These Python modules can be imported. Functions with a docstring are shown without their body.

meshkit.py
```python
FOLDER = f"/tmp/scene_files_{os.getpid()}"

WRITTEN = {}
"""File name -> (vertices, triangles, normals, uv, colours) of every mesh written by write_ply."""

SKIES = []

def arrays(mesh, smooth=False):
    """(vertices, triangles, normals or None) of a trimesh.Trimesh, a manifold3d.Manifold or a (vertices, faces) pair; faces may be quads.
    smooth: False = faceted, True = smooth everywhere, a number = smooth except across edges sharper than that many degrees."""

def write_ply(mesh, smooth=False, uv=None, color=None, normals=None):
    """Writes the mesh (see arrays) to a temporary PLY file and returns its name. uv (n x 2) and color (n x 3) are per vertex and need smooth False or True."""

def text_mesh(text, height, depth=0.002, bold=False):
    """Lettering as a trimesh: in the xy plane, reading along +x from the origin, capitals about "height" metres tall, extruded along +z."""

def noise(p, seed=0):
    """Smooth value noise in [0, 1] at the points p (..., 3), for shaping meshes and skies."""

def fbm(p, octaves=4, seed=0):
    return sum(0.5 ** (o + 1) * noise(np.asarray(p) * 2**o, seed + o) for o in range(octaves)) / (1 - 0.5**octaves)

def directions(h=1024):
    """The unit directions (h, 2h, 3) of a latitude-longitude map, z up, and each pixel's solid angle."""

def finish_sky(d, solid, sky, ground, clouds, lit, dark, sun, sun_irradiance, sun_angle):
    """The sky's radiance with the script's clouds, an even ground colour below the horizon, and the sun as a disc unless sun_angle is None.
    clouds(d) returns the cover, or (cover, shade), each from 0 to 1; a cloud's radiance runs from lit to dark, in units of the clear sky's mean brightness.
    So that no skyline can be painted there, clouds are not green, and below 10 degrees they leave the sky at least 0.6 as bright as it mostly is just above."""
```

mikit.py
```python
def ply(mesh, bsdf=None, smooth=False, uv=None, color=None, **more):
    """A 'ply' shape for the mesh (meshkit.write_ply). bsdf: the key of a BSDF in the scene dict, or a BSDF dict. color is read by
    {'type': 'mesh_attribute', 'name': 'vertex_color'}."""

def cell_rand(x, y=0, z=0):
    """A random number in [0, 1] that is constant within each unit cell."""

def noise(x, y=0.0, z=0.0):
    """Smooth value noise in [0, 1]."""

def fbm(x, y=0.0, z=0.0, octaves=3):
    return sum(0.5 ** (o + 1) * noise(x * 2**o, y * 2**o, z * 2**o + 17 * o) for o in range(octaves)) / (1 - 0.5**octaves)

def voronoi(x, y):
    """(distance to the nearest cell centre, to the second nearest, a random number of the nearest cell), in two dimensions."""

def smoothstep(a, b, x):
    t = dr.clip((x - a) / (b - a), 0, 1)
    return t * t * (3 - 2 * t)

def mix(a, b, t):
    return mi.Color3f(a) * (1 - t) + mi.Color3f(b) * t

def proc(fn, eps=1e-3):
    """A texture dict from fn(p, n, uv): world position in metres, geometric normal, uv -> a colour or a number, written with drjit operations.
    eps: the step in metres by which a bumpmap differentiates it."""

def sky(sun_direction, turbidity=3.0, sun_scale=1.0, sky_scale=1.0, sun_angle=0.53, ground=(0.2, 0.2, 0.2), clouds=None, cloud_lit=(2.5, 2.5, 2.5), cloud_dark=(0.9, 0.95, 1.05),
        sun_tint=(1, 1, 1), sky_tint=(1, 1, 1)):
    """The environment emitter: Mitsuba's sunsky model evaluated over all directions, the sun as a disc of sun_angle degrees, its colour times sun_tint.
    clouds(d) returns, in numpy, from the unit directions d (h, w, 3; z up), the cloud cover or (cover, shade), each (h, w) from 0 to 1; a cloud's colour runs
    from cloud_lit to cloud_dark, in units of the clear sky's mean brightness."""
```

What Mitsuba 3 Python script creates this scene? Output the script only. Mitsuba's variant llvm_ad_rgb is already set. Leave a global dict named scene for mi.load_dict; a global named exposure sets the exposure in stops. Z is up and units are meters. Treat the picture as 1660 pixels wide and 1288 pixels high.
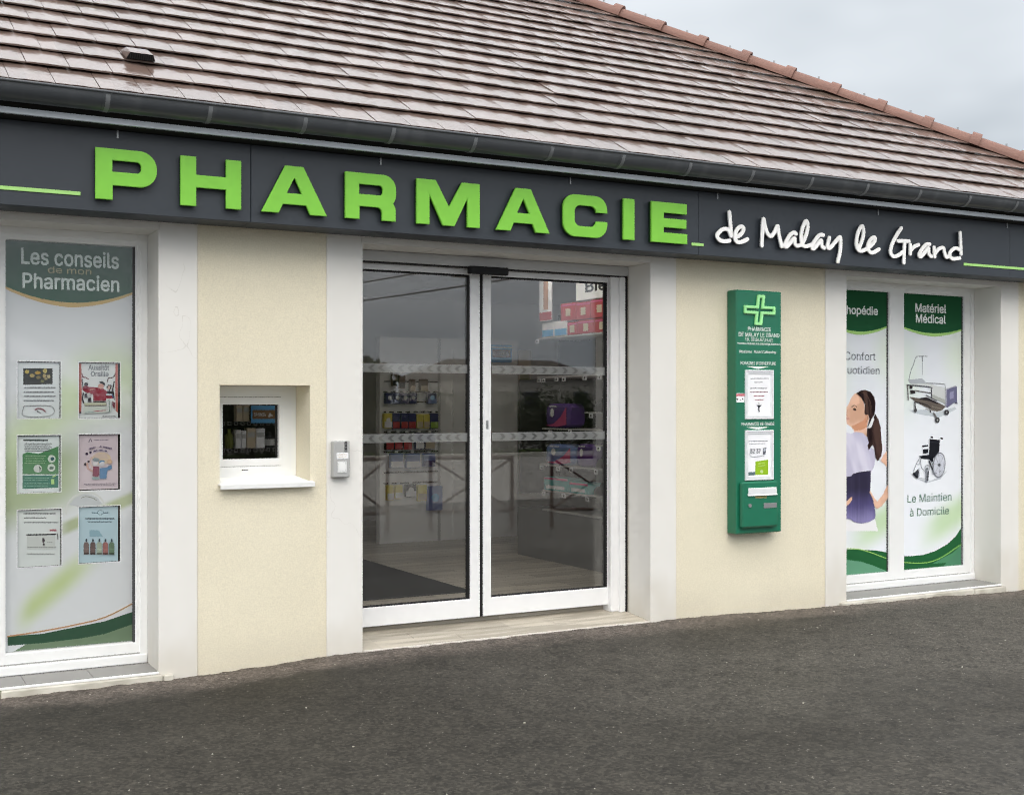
import math, random
import numpy as np, trimesh, manifold3d
import drjit as dr
import mitsuba as mi
import mikit, meshkit
from mikit import proc, noise, fbm, voronoi, cell_rand, smoothstep, mix
from shapely.geometry import Polygon, LineString, MultiPolygon, box as sbox, Point
from shapely.ops import unary_union
from shapely import affinity

T = mi.ScalarTransform4f
rng = random.Random(7)
scene, labels = {}, {}

# ------------------------------------------------------------------ camera, sky, exposure
CAM = np.array([0.0, -6.43, 1.406])
AIM = np.array([0.48420, 0.87496, 0.0])
scene['camera'] = {'type': 'perspective', 'fov': 2 * math.degrees(math.atan(830 / 2000)), 'fov_axis': 'x', 'near_clip': 0.05, 'far_clip': 2000.0,
                   'principal_point_offset_y': -0.0082,
                   'to_world': T().look_at(origin=CAM.tolist(), target=(CAM + AIM).tolist(), up=[0, 0, 1])}


def cloud_deck(d):
    e = np.clip(d[..., 2], 0, 1)
    n = meshkit.fbm(np.stack([d[..., 0] / (e + .25), d[..., 1] / (e + .25), e], -1) * 2.6, 4, 3)
    sun = np.array([-.25, -.62, .74])
    glow = .5 + .5 * (d @ (sun / np.linalg.norm(sun)))
    shade = np.clip(1.46 - 1.15 * np.clip(e - .12, 0, 1) ** .55 - .86 * glow + .55 * (n - .5), 0, 1)      # an overcast dome: brighter overhead and towards the hidden sun
    return np.ones_like(e), shade


scene['sky'] = mikit.sky([-0.25, -0.62, 0.74], turbidity=4, sun_scale=0.16, sun_angle=50, clouds=cloud_deck,
                         cloud_lit=(1.95, 1.98, 2.02), cloud_dark=(0.47, 0.535, 0.595), sun_tint=(.86, .97, 1.16), ground=(.08, .08, .075))
exposure = 3.28


# ------------------------------------------------------------------ helpers
def key_for(name, parent=None):
    base = f'{parent}__{name}' if parent else name
    k, n = base, 0
    while k in scene or k in labels or k in TAKEN:
        n += 1
        k = f'{base}_{n:03d}'
    TAKEN.add(k)
    return k


TAKEN = set()


def note(k, label=None, cat=None, group=None, kind=None):
    e = {}
    if label: e['label'] = label
    if cat: e['category'] = cat
    if group: e['group'] = group
    if kind: e['kind'] = kind
    if e: labels[k] = e
    return k


def thing(name, label, cat, group=None):
    return note(key_for(name), label, cat, group)


def add(name, mesh, mat, parent=None, label=None, cat=None, group=None, kind=None, smooth=False, at=None):
    k = key_for(name, parent)
    shape = dict(mesh) if isinstance(mesh, dict) else mikit.ply(mesh, mat, smooth=smooth)
    if at is not None: shape['to_world'] = at
    scene[k] = shape
    note(k, label, cat, group, kind)
    return k


def cat(ms):
    return trimesh.util.concatenate([m for m in ms if m is not None])


def box(x0, x1, y0, y1, z0, z1, b=0.0):
    """A box, its edges chamfered by b."""
    if b <= 0:
        m = trimesh.creation.box((x1 - x0, y1 - y0, z1 - z0))
        m.apply_translation(((x0 + x1) / 2, (y0 + y1) / 2, (z0 + z1) / 2))
        return m
    pts = []
    for sx, x, ix in ((0, x0, b), (1, x1, -b)):
        for sy, y, iy in ((0, y0, b), (1, y1, -b)):
            for sz, z, iz in ((0, z0, b), (1, z1, -b)):
                pts += [(x, y + iy, z + iz), (x + ix, y, z + iz), (x + ix, y + iy, z)]
    return trimesh.convex.convex_hull(np.array(pts))


def hull(pts):
    return trimesh.convex.convex_hull(np.array(pts, float))


def polys(g):
    if g.is_empty: return []
    return [p for p in getattr(g, 'geoms', [g]) if isinstance(p, Polygon) and p.area > 1e-9]


def slab(g, yb, t):
    """A shape drawn in (X, Z), extruded towards the street from y = yb to yb - t."""
    ms = [trimesh.creation.extrude_polygon(p, t, engine='earcut') for p in polys(g)]
    m = cat(ms)
    v = m.vertices.copy()
    m.vertices = np.stack([v[:, 0], yb - v[:, 2], v[:, 1]], 1)
    return m


def bevel_slab(g, yb, t, b):
    ms = [slab(g, yb, t - b), slab(g.buffer(-b, join_style=2), yb - t + b, b)]
    return cat(ms)


def ring(x0, x1, z0, z1, w, wz=None):
    wz = w if wz is None else wz
    return sbox(x0, z0, x1, z1).difference(sbox(x0 + w, z0 + wz, x1 - w, z1 - wz))


def rot_mesh(m, fn):
    m = m.copy()
    m.vertices = fn(np.asarray(m.vertices))
    return m


def words(s, x0, x1, z, h, y, bold=False, t=0.0008, fit=True):
    """Lettering on a plane facing the street: from x0 to x1, base line z, capitals h tall."""
    m = meshkit.text_mesh(s, h, depth=t, bold=bold)
    lo, hi = m.vertices[:, 0].min(), m.vertices[:, 0].max()
    k = (x1 - x0) / (hi - lo)
    v = m.vertices.copy()
    m.vertices = np.stack([x0 + (v[:, 0] - lo) * k, y - v[:, 2], z + v[:, 1]], 1)
    return m


def tube(pts, r, sides=8, cap=True):
    pts = np.asarray(pts, float)
    rs = np.broadcast_to(np.asarray(r, float), (len(pts),))
    V, F = [], []
    up = np.array([0, 0, 1.0])
    for i, p in enumerate(pts):
        d = pts[min(i + 1, len(pts) - 1)] - pts[max(i - 1, 0)]
        d /= np.linalg.norm(d)
        a = np.cross(d, up if abs(d[2]) < .95 else [1, 0, 0])
        a /= np.linalg.norm(a)
        b = np.cross(d, a)
        for k in range(sides):
            t = 2 * math.pi * k / sides
            V.append(p + rs[i] * (math.cos(t) * a + math.sin(t) * b))
    n = len(pts)
    for i in range(n - 1):
        for k in range(sides):
            q, w = i * sides + k, i * sides + (k + 1) % sides
            F += [(q, w, w + sides), (q, w + sides, q + sides)]
    if cap:
        V += [pts[0], pts[-1]]
        for k in range(sides):
            F += [(len(V) - 2, (k + 1) % sides, k), (len(V) - 1, (n - 1) * sides + k, (n - 1) * sides + (k + 1) % sides)]
    return trimesh.Trimesh(np.array(V), np.array(F), process=False)


def smooth_line(pts, n=6):
    """A Catmull-Rom curve through the points."""
    p = np.asarray(pts, float)
    if len(p) < 3: return p
    q = np.vstack([2 * p[0] - p[1], p, 2 * p[-1] - p[-2]])
    out = []
    for i in range(len(p) - 1):
        a, b, c, d = q[i:i + 4]
        for t in np.linspace(0, 1, n, endpoint=False):
            out.append(.5 * (2 * b + (c - a) * t + (2 * a - 5 * b + 4 * c - d) * t * t + (3 * b - a - 3 * c + d) * t ** 3))
    out.append(p[-1])
    return np.array(out)


# ------------------------------------------------------------------ materials
def lin(r, g, b):
    return [((c / 255 + .055) / 1.055) ** 2.4 if c > 10 else c / 255 / 12.92 for c in (r, g, b)]


def rgb(c):
    return {'type': 'rgb', 'value': [float(x) for x in c]}


def matte(name, c):
    scene[name] = {'type': 'twosided', 'bsdf': {'type': 'diffuse', 'reflectance': rgb(c)}}
    return name


def paint(name, c, rough=.35, spec=.5, metal=0.0, coat=0.0):
    b = {'type': 'principled', 'base_color': c if isinstance(c, dict) else rgb(c), 'roughness': rough, 'metallic': metal, 'specular': spec}
    if coat: b.update(clearcoat=coat, clearcoat_gloss=.9)
    scene[name] = {'type': 'twosided', 'bsdf': b}
    return name


def bumped(name, inner, fn, scale, eps=.002):
    scene[name] = {'type': 'twosided', 'bsdf': {'type': 'bumpmap', 'arbitrary': proc(fn, eps=eps), 'scale': scale, 'nested': inner}}
    return name


def ink(c, k=.92):
    """Printed ink of this sRGB colour."""
    name = 'ink_%02x%02x%02x_%d' % (*c, int(k * 100))
    if name not in scene: matte(name, [v * k for v in lin(*c)])
    return name


def cream_color(p, n, uv):
    a = fbm(p.x * 1.3, p.z * 1.3, p.y * 1.3, octaves=4)
    g = noise(p.x * 260, p.z * 260, p.y * 260)
    low = smoothstep(.28, 0.0, p.z + .16 * (fbm(p.x * 5, p.z * 3) - .5))
    c = mix((.76, .71, .565), (.705, .652, .510), a) * (.90 + .16 * g)
    streak = smoothstep(.62, .82, fbm(p.x * 9, p.z * .7, octaves=3)) * .06
    return mix(c, (.44, .41, .34), .30 * low + streak)


def cream_bump(p, n, uv):
    return noise(p.x * 210, p.z * 210, p.y * 210) * .6 + noise(p.x * 90, p.z * 90, p.y * 90) * .4


bumped('cream_render', {'type': 'diffuse', 'reflectance': proc(cream_color)}, cream_bump, .0028, .0015)


def pier_color(p, n, uv):
    a = fbm(p.x * 2.1, p.z * 1.6, p.y * 3, octaves=4)
    low = smoothstep(.34, 0.0, p.z + .35 * (fbm(p.x * 7, p.z * 4, p.y * 7) - .5))
    c = mix((.758, .750, .722), (.695, .684, .650), a)
    w = dr.abs(fbm(p.x * 4 + 3, p.z * 2.2, octaves=4) - .5)
    crack = smoothstep(.0026, .0006, w) * smoothstep(.62, .74, noise(p.x * 1.7 + 5, p.z * 1.1))
    c = mix(c, (.36, .34, .30), .28 * crack)
    return mix(c, (.50, .46, .37), .42 * low)


scene['pier_render'] = {'type': 'twosided', 'bsdf': {'type': 'diffuse', 'reflectance': proc(pier_color)}}


def asphalt_color(p, n, uv):
    d1, d2, r = voronoi(p.x * 84, p.y * 84)
    big = fbm(p.x * .55 + 4, p.y * .8, octaves=4)
    fine = noise(p.x * 38, p.y * 38)
    k = .74 + 1.10 * r * r + .5 * (fine - .5) + .35 * (noise(p.x * 11, p.y * 11) - .5)
    c = mix((.0205, .0184, .0145), (.0520, .0480, .0410), smoothstep(.15, .95, .55 * smoothstep(1.2, 7.6, p.x) + .75 * big - .1)) * k
    edge = smoothstep(-.42, -.10, p.y + .22 * (fbm(p.x * 3.5, p.y * 5) - .5)) * smoothstep(.6, .0, p.y)
    c = mix(c, mi.Color3f(.100, .084, .073) * k, .80 * edge)
    stone = smoothstep(.988, .995, r) * smoothstep(.34, .2, d1)
    return mix(c, (.30, .28, .25), .7 * stone)


def asphalt_rough(p, n, uv):
    wet = smoothstep(.42, .62, fbm(p.x * .7 + 9, p.y * 1.1, octaves=3))
    return .64 - .10 * wet


def asphalt_bump(p, n, uv):
    d1, d2, r = voronoi(p.x * 84, p.y * 84)
    return (1 - d1) * (.4 + .6 * r) + .9 * noise(p.x * 30, p.y * 30)


bumped('asphalt', {'type': 'principled', 'base_color': proc(asphalt_color), 'roughness': proc(asphalt_rough), 'specular': .3}, asphalt_bump, .0055, .002)


def tile_color(p, n, uv):
    a = fbm(p.x * 6, p.y * 6, p.z * 6, octaves=3)
    r = cell_rand(p.x * 5.03, p.y * 4.78)
    c = mix((.112, .076, .063), (.074, .052, .044), a) * (.82 + .36 * r)
    moss = smoothstep(.60, .78, fbm(p.x * 3.1 + 2, p.y * 3.7, p.z * 2, octaves=4))
    return mix(c, (.050, .044, .026), .35 * moss)


def tile_bump(p, n, uv):
    return fbm(p.x * 17, p.y * 13, p.z * 13, octaves=3)


bumped('roof_clay', {'type': 'principled', 'base_color': proc(tile_color), 'roughness': .16, 'eta': 2.08, 'clearcoat': 1.0, 'clearcoat_gloss': .93}, tile_bump, .0034, .004)


def hip_color(p, n, uv):
    a = fbm(p.x * 5, p.y * 5, p.z * 9, octaves=4)
    return mix((.235, .118, .088), (.150, .076, .060), a)


paint('hip_clay', proc(hip_color), .55, .4)


def plank_color(p, n, uv):
    row = dr.floor(p.y / .155)
    col = dr.floor((p.x + .37 * row) / 1.1)
    t = cell_rand(row, col, 3)
    g = fbm(p.x * 2.2 + 13 * t, p.y * 34 + 7 * t, octaves=4)
    c = mix((.44, .41, .35), (.35, .32, .268), smoothstep(.25, .75, g)) * (.82 + .3 * t)
    fy = p.y / .155 - row
    fx = (p.x + .37 * row) / 1.1 - col
    j = dr.maximum(smoothstep(.012, .004, dr.minimum(fy, 1 - fy)), smoothstep(.002, .0007, dr.minimum(fx, 1 - fx)))
    return mix(c, (.10, .09, .075), .7 * j)


paint('wood_floor', proc(plank_color), .30, .5)


def stone_color(p, n, uv):
    g = fbm(p.x * 2.6, p.y * 26 + p.z * 3, octaves=4)
    k = cell_rand(p.x * 1.1, p.y * 7)
    return mix((.41, .375, .31), (.275, .25, .205), smoothstep(.3, .72, g)) * (.86 + .2 * k)


paint('threshold_stone', proc(stone_color), .45, .4)


def concrete_color(p, n, uv):
    a = fbm(p.x * 7, p.y * 9, p.z * 14, octaves=4)
    return mix((.62, .60, .53), (.40, .38, .32), smoothstep(.3, .75, a))


matte_k = scene.__setitem__('old_concrete', {'type': 'twosided', 'bsdf': {'type': 'diffuse', 'reflectance': proc(concrete_color)}})


def zinc_color(p, n, uv):
    a = fbm(p.x * 1.4, p.z * 9, p.y * 9, octaves=4)
    s = smoothstep(.55, .8, fbm(p.x * 11, p.z * 2, octaves=3))
    return mix((.040, .046, .053), (.066, .073, .081), a) + mi.Color3f(.018 * s)


paint('dark_zinc', proc(zinc_color), .38, .6)
paint('flashing', proc(lambda p, n, uv: mix((.42, .47, .53), (.58, .625, .675), fbm(p.x * 2.5, p.z * 60, octaves=3))), .34, .6)
paint('anthracite', (.026, .033, .043), .42, .45)
paint('soffit_dark', (.020, .020, .020), .6, .3)
paint('letter_green', (.200, .545, .052), .40, .4)
paint('letter_side', (.012, .045, .010), .5, .3)
paint('line_green', (.36, .66, .20), .45, .4)
paint('letter_white', (.87, .87, .86), .42, .4)
paint('white_pvc', (.735, .745, .742), .30, .5)
paint('white_alu', (.74, .745, .75), .33, .5)
paint('grey_alu', (.46, .465, .47), .36, .5)
paint('silver', (.62, .64, .66), .33, .5, .15)
paint('sill_grey', (.20, .197, .19), .45, .4)
paint('black_plastic', (.006, .006, .007), .5, .25)
matte('holder_grey', (.15, .15, .15))
paint('seam_grey', (.30, .30, .29), .5, .3)
paint('zinc_light', (.15, .16, .17), .4, .5)
paint('seal_grey', (.055, .057, .06), .5, .3)
paint('rubber', (.008, .008, .009), .6, .3)
paint('panel_green', (.009, .142, .078), .36, .5)
paint('panel_side', (.010, .130, .055), .40, .5)
paint('neon_green', (.34, .76, .33), .40, .4)
paint('snap_frame', (.74, .76, .78), .28, .6, .1)
paint('intercom_grey', (.37, .375, .37), .45, .4)
paint('fence_brown', (.085, .040, .030), .5, .4)
paint('steel', (.34, .35, .36), .35, .5, .6)
matte('print_white', (.80, .81, .84))
matte('print_text', (.17, .18, .20))
matte('print_pale', (.80, .86, .80))
matte('paper', (.84, .85, .88))
matte('inner_white', (.87, .87, .85))
matte('inner_grey', (.50, .50, .48))
matte('inner_dark', (.025, .024, .023))
matte('mat_grey', (.06, .063, .065))
matte('ceiling_white', (.88, .88, .87))
matte('hedge_leaf', (.060, .078, .040))
matte('grass_green', (.055, .085, .028))
matte('bark', (.07, .055, .045))
matte('plinth_grey', (.20, .20, .19))
matte('pale_paving', (.30, .29, .27))
matte('house_wall', (.50, .47, .41))
matte('house_roof', (.085, .075, .07))
matte('house_glass', (.05, .055, .06))
matte('shutter_grey', (.30, .31, .32))
scene['glass'] = {'type': 'thindielectric', 'int_ior': 1.52, 'ext_ior': 1.0}
scene['frost'] = {'type': 'blendbsdf', 'weight': .17, 'a': {'type': 'null'}, 'b': {'type': 'twosided', 'bsdf': {'type': 'diffuse', 'reflectance': rgb((.62, .64, .64))}}}
scene['frost_base'] = {**scene['frost'], 'weight': .10}


def poster_bg_left(p, n, uv):
    x, z = p.x, p.z
    c = mi.Color3f(.56, .585, .60)
    w1 = .10 * dr.sin(x * 6 + 1)
    d1 = dr.abs(z - (1.30 + .55 * (x - 1.0) + w1)) 
    c = mix(c, (.46, .56, .33), .75 * smoothstep(.30, .02, d1))
    d2 = dr.abs(z - (1.02 + .35 * (x - 1.0)))
    c = mix(c, (.27, .34, .18), .90 * smoothstep(.26, .05, d2) * smoothstep(1.30, 1.02, x))
    d3 = dr.abs(z - (.36 + .80 * (x - .90)))
    c = mix(c, (.36, .47, .12), .70 * smoothstep(.13, .0, d3) * smoothstep(1.32, 1.05, x) * smoothstep(.80, .92, x))
    d4 = dr.abs(z - (.84 + .42 * (x - 1.25)))
    c = mix(c, (.30, .36, .17), .8 * smoothstep(.05, .015, d4) * smoothstep(1.0, 1.1, x))
    gl = dr.abs(z - (1.62 - .5 * (x - 1.0)))
    return mix(c, (.66, .68, .70), .5 * smoothstep(.10, .0, gl))


scene['poster_left'] = {'type': 'twosided', 'bsdf': {'type': 'diffuse', 'reflectance': proc(poster_bg_left)}}


def poster_bg_right(p, n, uv):
    x, z = p.x, p.z
    x = dr.select(x > 6.98, x - 7.06, x - 6.33)
    c = mix((.70, .735, .785), (.765, .795, .84), noise(x * 3, z * 2))
    d1 = dr.abs(z - (.42 + .42 * (x - .25))) 
    c = mix(c, (.42, .60, .30), .75 * smoothstep(.20, .02, d1) * smoothstep(.10, .45, x))
    d2 = dr.sqrt(dr.square(x - .02) + dr.square((z - 1.62) * .6))
    c = mix(c, (.52, .66, .46), .45 * smoothstep(.30, .0, d2))
    d3 = dr.sqrt(dr.square(x - .60) + dr.square((z - 1.78) * .7))
    return mix(c, (.62, .74, .52), .5 * smoothstep(.26, .0, d3))


scene['poster_right'] = {'type': 'twosided', 'bsdf': {'type': 'diffuse', 'reflectance': proc(poster_bg_right)}}


def print_tone(name, fn):
    scene[name] = {'type': 'twosided', 'bsdf': {'type': 'diffuse', 'reflectance': proc(fn)}}


# photographic tones of the printed woman: gradients and folds that belong to the print
print_tone('print_belt', lambda p, n, uv: mix(mix((.24, .22, .42), (.085, .075, .185), smoothstep(.54, .69, p.z + .02 * noise(p.x * 40, 0))), (.036, .032, .062), smoothstep(.64, .80, p.z)) * (.72 + .55 * fbm(p.x * 52, p.z * 2.5, octaves=3)))
print_tone('print_shirt', lambda p, n, uv: mix((.66, .645, .76), (.50, .485, .62), smoothstep(.35, .75, fbm(p.x * 9 + p.z * 3, p.z * 3.2, octaves=3))))
print_tone('print_skin', lambda p, n, uv: mix((.74, .49, .37), (.60, .36, .25), smoothstep(.3, .75, fbm(p.x * 11, p.z * 9, octaves=3))))
print_tone('print_hair', lambda p, n, uv: mix((.075, .045, .038), (.018, .011, .012), smoothstep(.3, .7, fbm(p.x * 34 + p.z * 6, p.z * 5, octaves=3))))

# ------------------------------------------------------------------ ground
def grade(x):
    return np.interp(x, [-2, 1.2, 1.7, 2.4, 4.8, 6.0, 7.2, 8.2, 10], [-.012, -.012, -.012, .020, .026, .004, -.004, -.036, -.04])


gx = np.concatenate([[-150, -70, -30, -14, -8, -5, -3], np.arange(-2, 10.01, .035), [11, 13, 17, 24, 40, 80, 150]])
gy = np.concatenate([[-150, -90, -50, -30, -20, -14, -10, -8, -7], np.arange(-6, .0601, .035), [.5, 2, 6, 12, 30, 70, 150]])
GX, GY = np.meshgrid(gx, gy, indexing='ij')
near = np.clip((GY + 6) / 1.0, 0, 1) * np.clip((GX + 2) / .8, 0, 1) * np.clip((10 - GX) / .8, 0, 1) * (GY < .3)
P3 = np.stack([GX, GY, 0 * GX], -1)
GZ = grade(GX) * np.clip((GY + 2.5) / 2.5, 0, 1) * (GY < .3)
GZ = GZ + near * (.007 * (meshkit.fbm(P3 * 2.3, 3, 5) - .5) + .009 * (meshkit.fbm(P3 * 14, 3, 8) - .5) * (1 + .2 * np.clip((GY + .35) / .3, 0, 1)))
GZ = GZ + near * .012 * (meshkit.fbm(P3 * 27, 2, 11) - .5) * np.clip((GY + .22) / .18, 0, 1)
GZ = np.where(GY > .3, -.05, GZ)
nx, ny = GX.shape
idx = np.arange(nx * ny).reshape(nx, ny)
quads = np.stack([idx[:-1, :-1], idx[1:, :-1], idx[1:, 1:], idx[:-1, 1:]], -1).reshape(-1, 4)
add('ground', (np.stack([GX, GY, GZ], -1).reshape(-1, 3), quads), 'asphalt', smooth=True, kind='structure', label='dark wet asphalt forecourt in front of the building')

# ------------------------------------------------------------------ the building
B = thing('pharmacy_building', 'cream rendered single-storey shop building with white piers and a wet brown tiled hip roof', 'building')
SOFFIT, HEAD = 2.338, 2.305
LW, HA, DO, RW, FW = (-.11, 1.483), (1.799, 2.298), (2.598, 4.561), (6.225, 7.815), (-3.42, -1.827)
front = sbox(-6, -.4, 9.0, 2.74)
for (a, b), z0, z1 in ((LW, -.5, HEAD), (HA, .972, 1.507), (DO, -.5, HEAD), (RW, -.5, HEAD), (FW, -.5, HEAD)):
    front = front.difference(sbox(a, z0, b, z1))
add('wall', slab(front, .30, .30), 'cream_render', B)
for x0, x1 in ((-6, -5.7), (8.7, 9.0)):
    add('side_wall', box(x0, x1, .302, 9, -.4, 2.74), 'cream_render', B)
add('back_wall', box(-6, 9, 9.002, 9.25, -.4, 2.74), 'cream_render', B)
# smooth white piers beside the openings, each with the lining of its reveal
P = .009


def pier(x0, x1, left=False, right=False):
    ms = [box(x0, x1, -P, .02, -.3, SOFFIT + .02, .003)]
    if right: ms.append(box(x1 - .02, x1 + .004, -P + .001, .236, -.3, HEAD - .006))
    if left: ms.append(box(x0 - .004, x0 + .02, -P + .001, .236, -.3, HEAD - .006))
    add('pier', cat(ms), 'pier_render', B)


pier(-.32, LW[0], right=True)
pier(LW[1], 1.680, left=True)
pier(2.391, DO[0], right=True)
pier(DO[1], 4.759, left=True)
pier(6.035, RW[0], right=True)
pier(RW[1], 8.013, left=True)
pier(FW[0] - .2, FW[0], right=True)
pier(FW[1], FW[1] + .2, left=True)
for x0, x1 in (LW, DO, RW, FW):
    add('lintel', cat([box(x0 + .001, x1 - .001, -P, .02, HEAD - .004, SOFFIT + .02), box(x0 + .001, x1 - .001, .0201, .236, HEAD - .004, HEAD + .02)]), 'pier_render', B)

# --- the two shop windows
ART_Y = {}


def shop_window(X0, X1, panes, z0, zb, zt, gy=.266):
    W = key_for('window', B)
    note(W)
    add('frame', bevel_slab(ring(X0, X1, z0, HEAD - .002, .040).difference(sbox(X0 + .04, z0, X1 - .04, z0 + .041)), .315, .078, .003), 'white_pvc', W)
    add('lower_profile', cat([box(X0 + .004, X1 - .004, .226, .315, z0 - .003, z0 + .044, .004)]), 'white_pvc', W)
    sash = sbox(X0 + .026, z0 + .050, X1 - .026, HEAD - .028)
    gk = None
    for a, b in panes:
        sash = sash.difference(sbox(a, zb, b, zt))
        g = sbox(b - .0095, zb - .004, b + .004, zt + .004)
        gk = g if gk is None else gk.union(g)
    add('sash', bevel_slab(sash, .300, .052, .004), 'white_pvc', W)
    add('seam', slab(ring(X0 + .0205, X1 - .0205, z0 + .0445, HEAD - .0225, .0065), .300, .049), 'seam_grey', W)
    add('gasket', slab(gk, .290, .030), 'seal_grey', W)
    for a, b in panes:
        add('glass_pane', sheet(a, b, zb, zt, gy), 'glass', W)
    return W


def sheet(x0, x1, z0, z1, y):
    return trimesh.Trimesh(np.array([[x0, y, z0], [x1, y, z0], [x1, y, z1], [x0, y, z1]], float), np.array([[0, 1, 2], [0, 2, 3]]), process=False)


LP = ((-.01, .620), (.778, 1.418))
RP = ((6.335, 6.905), (7.063, 7.703))
W_L = shop_window(LW[0] + .003, LW[1] - .003, LP, .040, .146, 2.238)
W_R = shop_window(RW[0] + .003, RW[1] - .003, RP, .046, .157, 2.238, .2895)
FP = ((-3.32, -2.69), (-2.532, -1.892))
W_F = shop_window(FW[0] + .003, FW[1] - .003, FP, .040, .146, 2.238)
# sills: a tiled ledge with a bright nosing on an old concrete base
for W, x0, x1, zb, zf, blocks in ((W_F, FW[0], FW[1], .040, .033, ((FW[0] - .05, -2.6), (-2.596, FW[1] + .05))), (W_L, LW[0], LW[1], .040, .033, ((-.16, .72), (.724, 1.497), (1.501, 1.552))),
                                  (W_R, RW[0], RW[1], .046, .036, ((6.160, 6.97), (6.974, 7.50), (7.504, 7.845)))):
    n = 5
    for i in range(n):
        a, b = x0 + .004 + (x1 - x0 - .008) * i / n, x0 + .004 + (x1 - x0 - .008) * (i + 1) / n
        t = .012
        add('sill_tile', hull([(x, y, z + dz) for x in (a + .0012, b - .0012) for y, z in ((-.006, zf), (.228, zb - .004)) for dz in (0, -t)]), 'sill_grey', W)
    add('nosing', box(x0 + .003, x1 - .003, -.020, -.0065, zf - .012, zf + .001, .003), 'white_pvc', W)
    for i, (a, b) in enumerate(blocks):
        m = box(a, b, -.034 + .003 * (i % 2), .22, -.25, zf - .0125 - .004 * (i == 2), .006)
        add('base_block', m, 'old_concrete', W)

# --- the hatch for the night service
H = key_for('window', B)
note(H, 'small white hatch window with a projecting sill beside the door')
add('frame', bevel_slab(ring(HA[0] + .001, HA[1] - .001, 1.000, 1.506, .050).difference(sbox(HA[0] + .05, 1.0, HA[1] - .09, 1.07)).union(sbox(HA[1] - .092, 1.0, HA[1] - .001, 1.506)).union(sbox(HA[0] + .001, 1.0, HA[1] - .001, 1.064)).union(sbox(HA[0] + .001, 1.446, HA[1] - .001, 1.506)), .30, .073, .003), 'white_pvc', H)
add('seam', slab(ring(1.8365, 2.2410, 1.0605, 1.4460, .005), .290, .0605), 'seam_grey', H)
add('sash', bevel_slab(ring(1.840, 2.2375, 1.064, 1.4425, .0395), .290, .066, .004), 'white_pvc', H)
add('gasket', slab(ring(1.877, 2.2005, 1.101, 1.4055, .004).union(sbox(2.192, 1.101, 2.2005, 1.4055)), .285, .030), 'rubber', H)
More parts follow.
